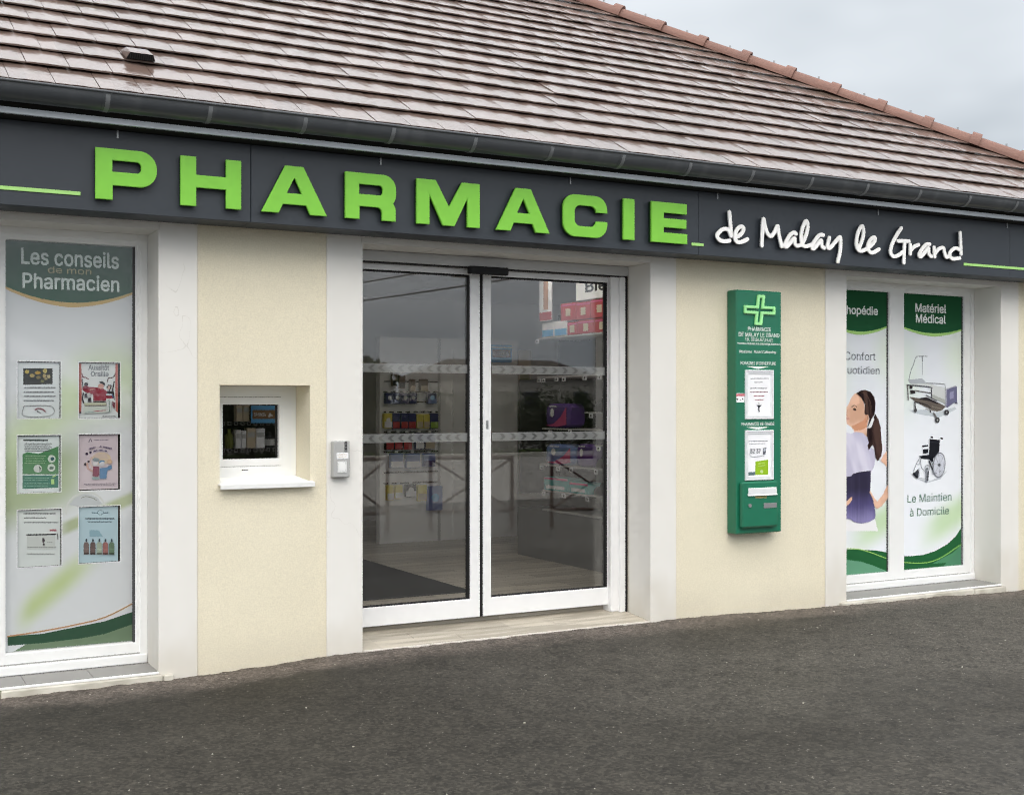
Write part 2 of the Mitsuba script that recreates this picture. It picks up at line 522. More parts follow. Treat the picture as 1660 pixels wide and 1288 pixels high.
add('glass_pane', sheet(1.878, 2.200, 1.102, 1.405, .262), 'glass', H)
add('slot', box(1.985, 2.020, .2255, .229, 1.041, 1.045), 'black_plastic', H)
add('sill', cat([hull([(x, y, z + dz) for x in (HA[0] + .004, HA[1] - .003) for y, z in ((.0, .9865), (.229, 1.004)) for dz in (0, -.008)]),
                 hull([(x, y, z + dz) for x in (HA[0] - .008, HA[1] + .012) for y, z in ((-.045, .9835), (.002, .9868)) for dz in (0, -.008)]),
                 box(HA[0] - .008, HA[1] + .012, -.047, -.042, .957, .984, .002)]), 'white_pvc', H)

# --- the sliding door
D = key_for('sliding_door', B)
note(D, 'white two-leaf sliding glass door')
add('header', cat([box(DO[0] + .004, DO[1] - .004, .232, .42, 2.238, HEAD - .006, .004)]), 'grey_alu', D)
add('header_rail', box(DO[0] + .004, 4.535, .250, .29, 2.232, 2.2385), 'rubber', D)
add('jamb', cat([box(4.500, 4.541, .246, .36, .052, 2.231, .004), box(4.438, 4.4995, .262, .36, .058, 2.231, .004)]), 'white_alu', D)
add('jamb_gasket', box(4.5415, 4.552, .244, .35, .05, 2.234), 'rubber', D)
add('jamb', box(2.604, 2.66, .246, .36, .052, 2.231, .004), 'white_alu', D)
add('motion_sensor', box(3.375, 3.640, .185, .2315, 2.192, 2.238, .006), 'black_plastic', D)
GB, GT = .214, 2.196


def leaf(x0, x1, gl0, gl1, chev):
    L = key_for('leaf', D)
    note(L)
    fr = sbox(x0, .101, x1, 2.2315).difference(sbox(gl0, GB, gl1, GT))
    scene[L] = mikit.ply(bevel_slab(fr, .345, .045, .003), 'white_alu')
    add('gasket', slab(unary_union([sbox(gl0 - .003, GB - .003, gl1 + .003, GB + .007), sbox(gl0 - .003, GT - .010, gl1 + .003, GT + .003), sbox(gl1 - .014, GB, gl1 + .003, GT)]), .338, .030), 'rubber', L)
    add('glass_pane', sheet(gl0, gl1, GB, GT, .316), 'glass', L)
    add('glass_pane', sheet(gl0, gl1, GB, GT, .330), 'glass', L)
    for z in (1.177, 1.593):
        band = sbox(gl0 + .012, z, gl1 - .012, z + .052)
        upper = band
        n = 10
        for i in range(n):
            c, s = gl0 + .05 + (gl1 - gl0 - .10) * (i + .5) / n, chev
            upper = upper.difference(Polygon([(c - s * .020, z + .026), (c + s * .004, z + .046), (c + s * .026, z + .046), (c + s * .002, z + .026), (c + s * .026, z + .006), (c + s * .004, z + .006)]))
        for g_, y_, m_ in ((band, .3135, 'frost_base'), (upper, .3120, 'frost')):
            m = trimesh.util.concatenate([trimesh.Trimesh(np.c_[v[:, 0], np.full(len(v), y_), v[:, 1]], f) for v, f in [trimesh.creation.triangulate_polygon(p, engine='earcut') for p in polys(g_)]])
            add('frosted_stripe' if m_ == 'frost_base' else 'chevron_film', m, m_, L)
    return L


L1 = leaf(2.665, 3.500, 2.705, 3.432, 1)
L2 = leaf(3.521, 4.470, 3.578, 4.436, -1)
add('edge_gasket', box(3.5005, 3.5205, .305, .34, .101, 2.231), 'rubber', D)
add('lock', cat([box(3.541, 3.558, .2965, .2999, 1.252, 1.305, .002), box(3.546, 3.553, .291, .2964, 1.270, 1.288, .002)]), 'steel', L2)

# --- threshold: planks of beige stone rising to the door, a white edge strip in front
TH = key_for('threshold', B)
note(TH)


def ramp(x0, x1, ya, yb, gap=.0012):
    za, zb = .030 + .10 * (ya + .005), .030 + .10 * (yb + .005)
    return hull([(x, y, z + dz) for x in (x0 + gap, x1 - gap) for y, z in ((ya + gap, za), (yb - gap, zb)) for dz in (0, -.02)])


xs_rows = [[2.604, 3.25, 4.25, 4.555], [2.604, 2.98, 3.95, 4.555], [2.604, 3.55, 4.555]]
for (ya, yb), xs in zip(((-.004, .135), (.135, .275), (.275, .42)), xs_rows):
    for a, b in zip(xs[:-1], xs[1:]):
        add('plank', ramp(a, b, ya, yb), 'threshold_stone', TH)
for a, b in zip((2.606, 3.02, 3.55, 4.12), (3.015, 3.545, 4.115, 4.552)):
    add('edge_strip', box(a, b, -.011 - .003 * rng.random(), -.0045, .012, .0315, .002), 'pier_render', TH)

# --- indoors: floor, walls and ceiling of the sales room
add('floor', box(-5.69, 8.6, .36, 8.9, .02, .085), 'wood_floor', B)
add('ceiling', box(-5.69, 8.6, .305, 8.9, 2.62, 2.70), 'ceiling_white', B)
add('inner_wall', box(-5.69, -5.6, .32, 8.9, .086, 2.619), 'inner_white', B)
add('inner_wall', box(-5.599, 8.6, 6.6, 6.7, .086, 2.619), 'inner_white', B)
add('inner_wall', box(8.3, 8.4, .32, 6.599, .086, 2.619), 'inner_white', B)

# ------------------------------------------------------------------ roof
SL = .627
A = math.atan(SL)
Y0, Z0, XC = -.385, 2.872, 9.40
EXPO, TW = .2465, .2005
up = np.array([0, math.cos(A), math.sin(A)])
nrm = np.array([0, -math.sin(A), math.cos(A)])


def roof_pt(x, v, h=0.0):
    return np.array([x, Y0, Z0]) + v * up + h * nrm


R = key_for('roof', B)
VT = 5.6
ridge = [roof_pt(-6.2, VT, -.03), roof_pt(XC - VT * math.cos(A) - .02, VT, -.03)]
deck = trimesh.Trimesh(np.array([roof_pt(-6.2, .03, -.03), roof_pt(XC - .03, .03, -.03), ridge[1], ridge[0]]), np.array([[0, 1, 2], [0, 2, 3]]), process=False)
ry = ridge[0][1]
back = np.array([roof_pt(XC - .03, .03, -.03), [XC - .03, 2 * ry + .4, Z0], ridge[1], [ridge[1][0], ridge[1][1] + .02, ridge[1][2]]])
side = trimesh.Trimesh(np.array([back[0], back[1], back[2]]), np.array([[0, 1, 2]]), process=False)
rear = trimesh.Trimesh(np.array([[-6.2, 2 * ry + .4, Z0], [XC - .03, 2 * ry + .4, Z0], ridge[1], ridge[0]]), np.array([[0, 1, 2], [0, 2, 3]]), process=False)
scene[R] = mikit.ply(cat([deck, side, rear]), 'roof_clay')
note(R)


def tile_mesh(seed):
    r = np.random.default_rng(seed)
    nxs, nys = 7, 5
    u = np.linspace(-TW / 2 + .0016, TW / 2 - .0016, nxs)
    v = np.array([0, .006, .09, .20, .335])
    U, V = np.meshgrid(u, v, indexing='ij')
    tilt = .0190 / EXPO
    low = .0190 - V * tilt
    bow = .0010 * (1 - (2 * U / TW) ** 2)
    wav = .0006 * r.standard_normal(U.shape)
    topz = low + .0085 + bow + wav
    topz[:, 0] -= .0015
    topz[0, :] -= .001
    topz[-1, :] -= .001
    Vs = V + (r.standard_normal(nxs)[:, None] * .0012) * (V < .01)
    top = np.stack([U, Vs, topz], -1).reshape(-1, 3)
    bot = np.stack([U, Vs, low - .0], -1).reshape(-1, 3)
    n = nxs * nys
    I = np.arange(n).reshape(nxs, nys)
    F = []
    for i in range(nxs - 1):
        for j in range(nys - 1):
            a, b, c, d = I[i, j], I[i + 1, j], I[i + 1, j + 1], I[i, j + 1]
            F += [(a, b, c), (a, c, d), (a + n, c + n, b + n), (a + n, d + n, c + n)]
    edge = [I[i, 0] for i in range(nxs)] + [I[-1, j] for j in range(1, nys)] + [I[i, -1] for i in range(nxs - 2, -1, -1)] + [I[0, j] for j in range(nys - 2, 0, -1)]
    for a, b in zip(edge, edge[1:] + edge[:1]):
        F += [(a, a + n, b + n), (a, b + n, b)]
    return trimesh.Trimesh(np.vstack([top, bot]), np.array(F), process=False)


variants = [tile_mesh(s) for s in range(5)]
vply = [mikit.ply(m, 'roof_clay', smooth=25) for m in variants]


def tile_frame(x, v, tw, dz):
    c, s = math.cos(tw), math.sin(tw)
    M = np.eye(4)
    ex = np.array([1, 0, 0.0])
    M[:3, 0] = c * ex + s * up
    M[:3, 1] = -s * ex + c * up
    M[:3, 2] = nrm
    M[:3, 3] = roof_pt(x, v, dz)
    return M


hn = np.array([1, 1, 0]) / math.sqrt(2)                       # the vertical plane of the hip
spots = []
for row in range(24):
    v = 0.0 if row == 0 else .262 + EXPO * (row - 1)
    xoff = .918 - TW / 2 + (TW / 2) * (row % 2)
    for k in range(-35, 46):
        x = xoff + k * TW
        hipx = XC - v * math.cos(A)
        if x - TW / 2 > hipx: continue
        spots.append((x, v, rng.gauss(0, .004), rng.gauss(0, .0012), rng.randrange(5), x + TW / 2 > hipx - .34 * math.cos(A)))
spots = [(np.linalg.norm(roof_pt(x, v) - CAM) + (100 if x < .55 else 0), x, v, tw, dz, q, cut) for x, v, tw, dz, q, cut in spots]
vent = (1.395, .262 + EXPO)
order = sorted(spots, key=lambda s: s[0])
far = []
made = 0
for dist, x, v, tw, dz, q, cut in order:
    M = tile_frame(x, v, tw, dz)
    if made < 300 and not cut:
        add('roof_tile', vply[q], None, R, at=T(M.tolist()))
        made += 1
    else:
        m = variants[q].copy()
        m.apply_transform(M)
        if cut:
            o = np.array([XC, Y0, 0])
            s = (m.vertices - o) @ hn
            if s.min() > -.005: continue
            if s.max() > -.004:
                m = trimesh.intersections.slice_mesh_plane(m, -hn, o - hn * .004)
                if len(m.faces) == 0: continue
        far.append(m)
add('far_roof_tiles', cat(far), 'roof_clay', R, kind='stuff', smooth=25)

# hip caps: half-round tiles lapping downhill, a raised collar on each
hip0 = np.array([XC, Y0, Z0])
hd = np.array([-1, 1, SL])
hd = hd / np.linalg.norm(hd)
hs = np.array([1, 1, 0]) / math.sqrt(2)
hu = np.cross(hs, hd)
if hu[2] < 0: hu = -hu


def half_shell(l0, l1, r0, r1, th, n=12):
    prof = []
    for rr in (r0, r1):
        prof.append([(rr * math.cos(t), rr * math.sin(t)) for t in np.linspace(-.12, math.pi + .12, n)])
    V = []
    for l, rr in ((l0, r0), (l1, r1)):
        for off in (0, -th):
            for t in np.linspace(-.15, math.pi + .15, n):
                V.append(hip0 + hd * l + hs * (rr + off) * math.cos(t) + hu * ((rr + off) * math.sin(t)))
    V = np.array(V)
    F = []
    def strip(a, b, flip):
        for i in range(n - 1):
            q = [(a + i, a + i + 1, b + i + 1), (a + i, b + i + 1, b + i)]
            F.extend([t[::-1] for t in q] if flip else q)
    strip(0, 2 * n, False); strip(n, 3 * n, True); strip(0, n, True); strip(2 * n, 3 * n, False)
    return trimesh.Trimesh(V, np.array(F), process=False)


lift = hu * .012
hip0 = hip0 + lift
cap_len = .4115
for i in range(17):
    l = .02 + i * cap_len
    jig = rng.gauss(0, .003)
    body = half_shell(l, l + cap_len + .05, .078 + jig, .070 + jig, .013)
    collar = half_shell(l + cap_len - .035, l + cap_len + .045, .097 + jig, .095 + jig, .016)
    k = add('hip_tile', cat([body, collar]), 'hip_clay', R, smooth=40)
    sc = hip0 + hd * (l + .17) + hu * (.079 + jig)
    m = trimesh.creation.cylinder(radius=.008, height=.022, sections=8)
    m.apply_translation(sc + hu * .004)
    add('screw', m, 'steel', k)

# the vent tile
V_ = key_for('vent_tile', R)
vx, vv = vent
hw = .074
hood = [roof_pt(vx - hw, vv - .015, .036), roof_pt(vx + hw, vv - .015, .036), roof_pt(vx - hw + .016, vv - .02, .072), roof_pt(vx + hw - .016, vv - .02, .072),
        roof_pt(vx - hw, vv + .15, .022), roof_pt(vx + hw, vv + .15, .022), roof_pt(vx - hw + .02, vv + .11, .056), roof_pt(vx + hw - .02, vv + .11, .056)]
scene[V_] = mikit.ply(hull(hood), 'roof_clay')
mouth = [roof_pt(vx - hw + .003, vv - .0185, .037), roof_pt(vx + hw - .003, vv - .0185, .037), roof_pt(vx - hw + .017, vv - .0232, .0700), roof_pt(vx + hw - .017, vv - .0232, .0700)]
mouth += [p + up * .004 for p in mouth]
add('mouth', hull(mouth), 'black_plastic', V_)
for i in range(11):
    x = vx - .055 + i * .011
    add('slat', hull([roof_pt(x + a, vv - .026 + b, h) for a in (-.0018, .0018) for b in (0, .003) for h in (.041, .066)]), 'soffit_dark', V_)

# eaves board, gutter with its joints
add('eaves_board', box(-6.2, 9.33, -.310, -.290, 2.775, 2.872), 'soffit_dark', B)
add('eaves_soffit', box(-6.2, 9.33, -.2895, -.02, 2.776, 2.80), 'soffit_dark', B)
G = key_for('gutter', B)


def gutter_shell(x0, x1, rr, th, a0=math.pi * 1.02, a1=2 * math.pi * .985, yc=-.402, zc=2.862, n=14):
    V, F = [], []
    for x in (x0, x1):
        for r_ in (rr, rr - th):
            for t in np.linspace(a0, a1, n):
                V.append((x, yc + r_ * math.cos(t), zc + r_ * math.sin(t)))
    def q(a, b, flip):
        for i in range(n - 1):
            f = [(a + i, b + i, b + i + 1), (a + i, b + i + 1, a + i + 1)]
            F.extend([t[::-1] for t in f] if flip else f)
    q(0, 2 * n, False); q(n, 3 * n, True); q(0, n, True); q(2 * n, 3 * n, False)
    return trimesh.Trimesh(np.array(V), np.array(F), process=False)


scene[G] = mikit.ply(cat([gutter_shell(-6.2, 9.36, .076, .002), tube([(-6.2, -.480, 2.862), (9.36, -.480, 2.862)], .0065, 10)]), 'dark_zinc', smooth=40)
note(G)
for i in range(22):
    x = 1.138 + (i - 4) * .483
    if x > 9.3: break
    if i % 6 == 4:
        add('joint', gutter_shell(x - .022, x + .022, .0785, .003), 'dark_zinc', G, smooth=40)
    add('bracket', cat([gutter_shell(x - .009, x + .012, .0792, .0025, math.pi * 1.05, 2 * math.pi * .97), tube([(x, -.474, 2.868), (x + .004, -.455, 2.873), (x + .006, -.40, 2.875)], .003, 6)]), 'zinc_light', G, smooth=40)

# ------------------------------------------------------------------ the sign band
S = thing('shop_sign', 'long dark grey sign band with raised green and white letters above the door', 'sign')
FY = -.235
cuts = [-6.0, -3.84, -.975, 1.895, 4.765, 7.635, 9.02]
for a, b in zip(cuts[:-1], cuts[1:]):
    add('panel', box(a + .0012, b - .0012, FY, -.022, SOFFIT, 2.738, .002), 'anthracite', S)
add('cap_flashing', cat([hull([(x, y, z) for x in (-6.1, 9.12) for y, z in ((-.345, 2.744), (-.345, 2.772), (-.20, 2.7755), (-.20, 2.765), (-.338, 2.742))])]), 'flashing', S)
add('cap_soffit', box(-6.05, 9.07, -.326, -.236, 2.7395, 2.7435), 'soffit_dark', S)
for x in (-1.2, 1.23, 2.614, 3.82, 4.912, 6.3, 7.6):
    add('clip', box(x - .004, x + .004, FY - .004, FY - .0004, 2.700, 2.7385), 'steel', S)

z0, z1 = 2.393, 2.640


def rr(x0, x1, a, b, r, corners='tl tr br bl'):
    g = sbox(x0, a, x1, b)
    for c in corners.split():
        cx = x0 + r if 'l' in c else x1 - r
        cz = b - r if 't' in c else a + r
        sq = sbox(min(cx, x0 if 'l' in c else x1), min(cz, b if 't' in c else a), max(cx, x0 if 'l' in c else x1), max(cz, b if 't' in c else a))
        g = g.difference(sq.difference(Point(cx, cz).buffer(r, 24)))
    return g


def gP(x0, x1):
    o = rr(x0, x1, 2.463, z1, .085, 'tr br').union(sbox(x0, z0, x0 + .081, z1))
    return o.difference(rr(x0 + .079, x1 - .076, 2.529, 2.584, .022, 'tr br'))


def gH(x0, x1): return unary_union([sbox(x0, z0, x0 + .078, z1), sbox(x1 - .078, z0, x1, z1), sbox(x0, 2.487, x1, 2.550)])


def gA(x0, x1, a0, a1):
    h = z1 - z0
    o = Polygon([(x0, z0), (a0, z1), (a1, z1), (x1, z0)])
    m = (a0 + a1) / 2
    tri = Polygon([(m - .001, z1 - .062), (m + .002, z1 - .062), (m + .041, 2.498), (m - .041, 2.498)])
    legs = Polygon([(x0 + .088, z0 - .01), (x0 + .088 + .026, 2.440), (x1 - .088 - .026, 2.440), (x1 - .088, z0 - .01)])
    return o.difference(tri).difference(legs)


def gR(x0, x1):
    o = unary_union([rr(x0, x1, 2.462, z1, .075, 'tr br'), sbox(x0, z0, x0 + .081, z1), rr(x0 + .03, x1 - .002, z0, 2.510, .062, 'tr')])
    o = o.difference(rr(x0 + .079, x1 - .078, 2.527, 2.580, .02, 'tr br'))
    return o.difference(rr(x0 + .081, x1 - .082, z0 - .01, 2.462, .03, 'tr'))


def gM(x0, x1):
    w = x1 - x0
    return Polygon([(x0, z0), (x0, z1), (x0 + .116, z1), (x0 + w / 2 + .003, 2.497), (x1 - .112, z1), (x1, z1), (x1, z0), (x1 - .079, z0), (x1 - .079, 2.553), (x0 + w / 2 + .036, z0), (x0 + w / 2 - .036, z0), (x0 + .078, 2.556), (x0 + .078, z0)])


def gC(x0, x1):
    o = rr(x0, x1, z0 - .004, z1 - .004, .082).difference(rr(x0 + .080, x1 - .078, 2.452, 2.574, .038))
    return o.difference(sbox(x1 - .0785, 2.487, x1 + .01, 2.539))


def gI(x0, x1): return sbox(x0, z0, x1, z1)


def gE(x0, x1): return unary_union([sbox(x0, z0, x0 + .094, z1), sbox(x0, z1 - .064, x1, z1), sbox(x0, 2.487, x1 - .004, 2.543), sbox(x0, z0, x1 + .002, z0 + .062)])


glyphs = [('P', gP(1.119, 1.411)), ('H', gH(1.526, 1.833)), ('A', gA(1.939, 2.294, 2.066, 2.164)), ('R', gR(2.396, 2.689)), ('M', gM(2.811, 3.201)),
          ('A', gA(3.305, 3.657, 3.432, 3.531)), ('C', gC(3.748, 4.056)), ('I', gI(4.171, 4.253)), ('E', gE(4.376, 4.645))]
for ch, g in glyphs:
    k = add('letter', bevel_slab(g, -.262, .013, .002), 'letter_green', S)
    add('letter_return', slab(g.buffer(-.0015, join_style=2), FY - .007, .020), 'letter_side', k)
for a, b, zz in ((-2.4, 1.056, 2.406), (4.707, 4.799, 2.393), (7.140, 8.9, 2.401)):
    add('underline', box(a, b, FY - .006, FY - .0005, zz, zz + .0185, .001), 'line_green', S)

# outlines of the sign writing and of the printed posters, in metres on their own planes (X, Z)
ART = {
 'script': [
  [[(4.9956,2.47),(4.9773,2.5023),(4.9531,2.511),(4.9186,2.4999),(4.8862,2.4679),(4.8998,2.4405),(4.9355,2.4309),(4.9838,2.4382)],[(4.9825,2.6179),(4.991,2.5369),(4.9956,2.4689)]],
  [[(5.0285,2.4618),(5.0648,2.4771),(5.0893,2.4995),(5.0959,2.526),(5.0747,2.5339),(5.0449,2.5121),(5.0265,2.472),(5.0351,2.4414),(5.0615,2.4328),(5.0979,2.4429),(5.1278,2.4568)]],
  [[(5.2474,2.4235),(5.2521,2.5132),(5.2602,2.5952),(5.2758,2.5411),(5.2962,2.503),(5.3235,2.489),(5.3508,2.5145),(5.3783,2.5577),(5.3886,2.5065),(5.4141,2.4286)]],
  [[(5.5365,2.5174),(5.5155,2.5246),(5.482,2.5047),(5.4417,2.4436),(5.4508,2.4282),(5.4785,2.4486),(5.5204,2.4886),(5.5274,2.4516),(5.5449,2.4394)]],
  [[(5.5449,2.4394),(5.5835,2.4541),(5.6167,2.5056),(5.6365,2.566),(5.6295,2.6042),(5.6139,2.6021),(5.5906,2.5575),(5.5786,2.5031),(5.5906,2.4529),(5.6188,2.4413),(5.6649,2.4549)]],
  [[(5.7709,2.5255),(5.7436,2.5247),(5.7113,2.4983),(5.6721,2.4445),(5.6863,2.4303),(5.7149,2.4526),(5.7522,2.4901),(5.7594,2.4527),(5.7795,2.4403)]],
  [[(5.8265,2.5112),(5.8099,2.4558),(5.8244,2.442),(5.852,2.4611),(5.8884,2.4961),(5.9235,2.5192),(5.9221,2.4272),(5.9016,2.3577)]],
  [[(6.0894,2.4505),(6.1178,2.5048),(6.1351,2.5613),(6.1276,2.6051),(6.1103,2.6028),(6.0826,2.5578),(6.0699,2.4962),(6.0804,2.4527),(6.1103,2.4407),(6.1554,2.4545),(6.1894,2.4733)]],
  [[(6.1894,2.4733),(6.225,2.5005),(6.2425,2.5295),(6.2273,2.5407),(6.1954,2.5181),(6.1728,2.4722),(6.1894,2.4416),(6.2235,2.437),(6.2768,2.4625)]],
  [[(6.4895,2.6217),(6.4427,2.5678),(6.4,2.5003),(6.3868,2.4489),(6.4116,2.4223),(6.4583,2.4306),(6.5013,2.4569)],[(6.4583,2.531),(6.5626,2.536)],[(6.5209,2.5277),(6.517,2.451),(6.5131,2.384)]],
  [[(6.5761,2.5124),(6.5761,2.4488)],[(6.5785,2.4717),(6.6117,2.4993),(6.6555,2.5163)]],
  [[(6.7639,2.5276),(6.7316,2.5239),(6.6915,2.4899),(6.6611,2.4481),(6.6755,2.4347),(6.7075,2.4566),(6.7518,2.4993),(6.7558,2.4623),(6.78,2.4425)]],
  [[(6.8084,2.5074),(6.8141,2.4427)],[(6.8157,2.4629),(6.8572,2.5),(6.9006,2.5096),(6.9145,2.4746),(6.931,2.4466),(6.968,2.4603)]],
  [[(7.0761,2.5017),(7.0261,2.5161),(6.9804,2.493),(6.9639,2.4601),(6.9929,2.4385),(7.0661,2.4474)],[(7.0719,2.6287),(7.0761,2.5542),(7.0811,2.4774)]],
 ],
 'woman': [
  ('p',(236,236,238),0,[(6.4316,0.5836),(6.7744,0.5685),(6.8094,0.4643),(6.4316,0.4831)]),
  ('p','print_skin',0,[(6.4766,1.3627),(6.5162,1.4047),(6.5388,1.4468),(6.5786,1.4849),(6.6243,1.4808),(6.6703,1.4047),(6.676,1.3283),(6.7106,1.3324),(6.7187,1.2941),(6.6933,1.2347),(6.6991,1.1667),(6.6358,1.159),(6.5786,1.1767),(6.5673,1.2106),(6.5445,1.2361),(6.4992,1.2617),(6.4879,1.3038)]),
  ('p',(206,150,120),0,[(6.5445,1.2428),(6.59,1.2593),(6.6473,1.2775),(6.6887,1.3112),(6.6991,1.2347),(6.6358,1.2141),(6.5786,1.2104)]),
  ('p',(232,190,165),0,[(6.5332,1.4131),(6.5729,1.4638),(6.6129,1.4639),(6.6243,1.4131),(6.59,1.4004)]),
  ('p',(205,150,140),0,[(6.4857,1.3055),(6.5173,1.3087),(6.5241,1.2969),(6.5105,1.2902),(6.4879,1.2921)]),
  ('l',(84,54,44),0.0051,[(6.5445,1.3844),(6.5695,1.3962),(6.5969,1.3827)]),
  ('p',(70,52,48),0,[(6.5559,1.3709),(6.5729,1.3776),(6.59,1.3675),(6.5878,1.3573),(6.5673,1.3591)]),
  ('l',(190,140,115),0.0034,[(6.5105,1.371),(6.4902,1.329),(6.5037,1.3206)]),
  ('l',(176,120,96),0.0042,[(6.6795,1.3198),(6.6933,1.3239),(6.7025,1.3026),(6.6818,1.2688)]),
  ('p','print_shirt',0,[(6.4316,1.212),(6.5332,1.1899),(6.59,1.2019),(6.6588,1.1926),(6.6991,1.1582),(6.7222,1.0983),(6.7686,1.0634),(6.7802,0.995),(6.7651,0.9441),(6.7396,0.9064),(6.6933,0.9076),(6.6243,0.9052),(6.5559,0.8944),(6.5275,0.8699),(6.4316,0.8727)]),
  ('p',(228,226,234),0,[(6.8386,1.1221),(6.8892,1.0784),(6.8621,1.0189),(6.8269,0.9854),(6.8094,1.0285)]),
  ('p','print_skin',0,[(6.8621,1.0275),(6.8974,1.0568),(6.9068,1.0438),(6.9068,0.9303),(6.8621,0.9657),(6.8304,0.9853)]),
  ('p','print_hair',0,[(6.5878,1.4849),(6.6358,1.5063),(6.6818,1.5091),(6.7338,1.494),(6.7686,1.4558),(6.7802,1.4132),(6.7767,1.362),(6.7686,1.3279),(6.7396,1.2939),(6.7164,1.2515),(6.6991,1.2347),(6.721,1.294),(6.7106,1.3281),(6.676,1.3283),(6.6703,1.3453),(6.676,1.4047),(6.6358,1.4555)]),
  ('p','print_hair',0,[(6.7767,1.3321),(6.8094,1.2935),(6.8328,1.2335),(6.8386,1.1478),(6.8504,1.0791),(6.8386,1.0194),(6.8036,0.9842),(6.7802,1.012),(6.7686,1.0805),(6.7512,1.1064),(6.7106,1.0645),(6.7014,1.0987),(6.7129,1.124),(6.6933,1.1753),(6.6991,1.2304),(6.728,1.2302),(6.7512,1.2853)]),
  ('l',(78,58,54),0.0051,[(6.7919,1.2936),(6.8094,1.1909),(6.8094,1.0285)]),
  ('l',(70,52,50),0.0043,[(6.7512,1.2172),(6.7802,1.0974),(6.7977,1.0117)]),
  ('l',(96,74,66),0.0042,[(6.6358,1.4936),(6.6991,1.4641),(6.7338,1.3961),(6.728,1.328)]),
  ('p',(226,226,228),0,[(6.757,1.3066),(6.7674,1.2938),(6.7361,1.2318),(6.7083,1.2278),(6.7106,1.2473),(6.7396,1.2939)]),
  ('p','print_belt',0,[(6.4316,0.8752),(6.5332,0.8773),(6.5559,0.8969),(6.6243,0.9078),(6.7303,0.9143),(6.7315,0.8513),(6.7234,0.7579),(6.757,0.6886),(6.7802,0.5938),(6.7744,0.5599),(6.7164,0.537),(6.6358,0.528),(6.5673,0.5439),(6.5218,0.567),(6.4316,0.5753)]),
  ('p','print_skin',0,[(6.908,0.8117),(6.908,0.7086),(6.8445,0.651),(6.7977,0.6289),(6.7651,0.6524),(6.757,0.6954),(6.7187,0.7538),(6.7257,0.7681),(6.757,0.7227),(6.7977,0.6828),(6.8562,0.7362)]),
  ('p','print_skin',0,[(6.4316,0.659),(6.5275,0.7226),(6.5445,0.7278),(6.5457,0.7092),(6.5218,0.6807),(6.4316,0.6255)]),
 ],
 'bed': [
  ('p',(196,204,210),0,[(7.1357,1.3595),(7.3006,1.3638),(7.3942,1.335),(7.6253,1.3824),(7.6459,1.3679),(7.4481,1.3014),(7.1816,1.3358)]),
  ('l',(140,146,150),0.0061,[(7.1259,1.5806),(7.1455,1.6467),(7.175,1.7036),(7.2013,1.7583),(7.2211,1.7672),(7.3206,1.7691)]),
  ('l',(170,176,180),0.0043,[(7.2674,1.7666),(7.2727,1.6293)]),
  ('l',(90,94,98),0.0076,[(7.2674,1.7666),(7.2694,1.7335)]),
  ('p',(176,182,188),0,[(7.1291,1.5891),(7.2608,1.6007),(7.2873,1.5868),(7.3139,1.5585),(7.1553,1.5564),(7.1291,1.5665)]),
  ('p',(208,212,212),0,[(7.1422,1.5572),(7.3139,1.5633),(7.5158,1.5313),(7.5124,1.4354),(7.3674,1.4828),(7.3473,1.5303)]),
  ('p',(172,176,172),0,[(7.3674,1.4828),(7.5124,1.4377),(7.5124,1.4042),(7.3674,1.4542)]),
  ('l',(150,154,158),0.0066,[(7.3072,1.5656),(7.4887,1.5599),(7.5124,1.5481),(7.5193,1.5122)]),
  ('p',(104,96,90),0,[(7.1324,1.4592),(7.2409,1.4501),(7.354,1.4375),(7.4481,1.4137),(7.5193,1.3874),(7.4819,1.3587),(7.4211,1.3469),(7.3006,1.3828),(7.1947,1.4231)]),
  ('p',(52,48,50),0,[(7.2343,1.4501),(7.3139,1.4588),(7.4481,1.4113),(7.4211,1.4056),(7.3406,1.428),(7.2409,1.4397)]),
  ('l',(52,48,50),0.0085,[(7.1881,1.4231),(7.3072,1.3994),(7.354,1.3756)]),
  ('l',(150,146,138),0.0047,[(7.3006,1.3686),(7.4211,1.3516)]),
  ('l',(52,48,50),0.0114,[(7.3506,1.3542),(7.354,1.3456)]),
  ('l',(76,72,76),0.0066,[(7.3072,1.473),(7.4211,1.4304)]),
  ('l',(140,134,124),0.0057,[(7.3674,1.3875),(7.4751,1.3683)]),
  ('l',(84,84,92),0.0075,[(7.103,1.5498),(7.3473,1.535),(7.364,1.5137),(7.364,1.4542)]),
  ('l',(104,100,102),0.0071,[(7.1881,1.508),(7.354,1.4898)]),
  ('l',(110,106,104),0.0103,[(7.1096,1.5475),(7.1174,1.4395)]),
  ('p',(52,48,50),0,[(7.1612,1.5338),(7.1605,1.5297),(7.1582,1.526),(7.1547,1.5231),(7.1504,1.5212),(7.1455,1.5205),(7.1406,1.5211),(7.1363,1.523),(7.1328,1.5258),(7.1306,1.5295),(7.1298,1.5336),(7.1306,1.5376),(7.1328,1.5413),(7.1363,1.5443),(7.1406,1.5462),(7.1455,1.5469),(7.1504,1.5462),(7.1547,1.5444),(7.1582,1.5415),(7.1605,1.5379)]),
  ('p',(52,48,50),0,[(7.1357,1.5101),(7.1783,1.5103),(7.1914,1.4868),(7.1422,1.4819)]),
  ('p',(112,112,140),0,[(7.5193,1.5098),(7.5397,1.5257),(7.6287,1.5456),(7.639,1.5369),(7.6404,1.4114),(7.615,1.4186),(7.5329,1.3777),(7.5124,1.397)]),
  ('l',(196,198,206),0.0077,[(7.5193,1.397),(7.5213,1.5098),(7.5431,1.5267),(7.6287,1.5465)]),
  ('p',(150,150,180),0,[(7.5602,1.4955),(7.6033,1.5078),(7.6033,1.4524),(7.5602,1.4402)]),
  ('l',(70,70,84),0.0058,[(7.6184,1.4162),(7.6459,1.409)]),
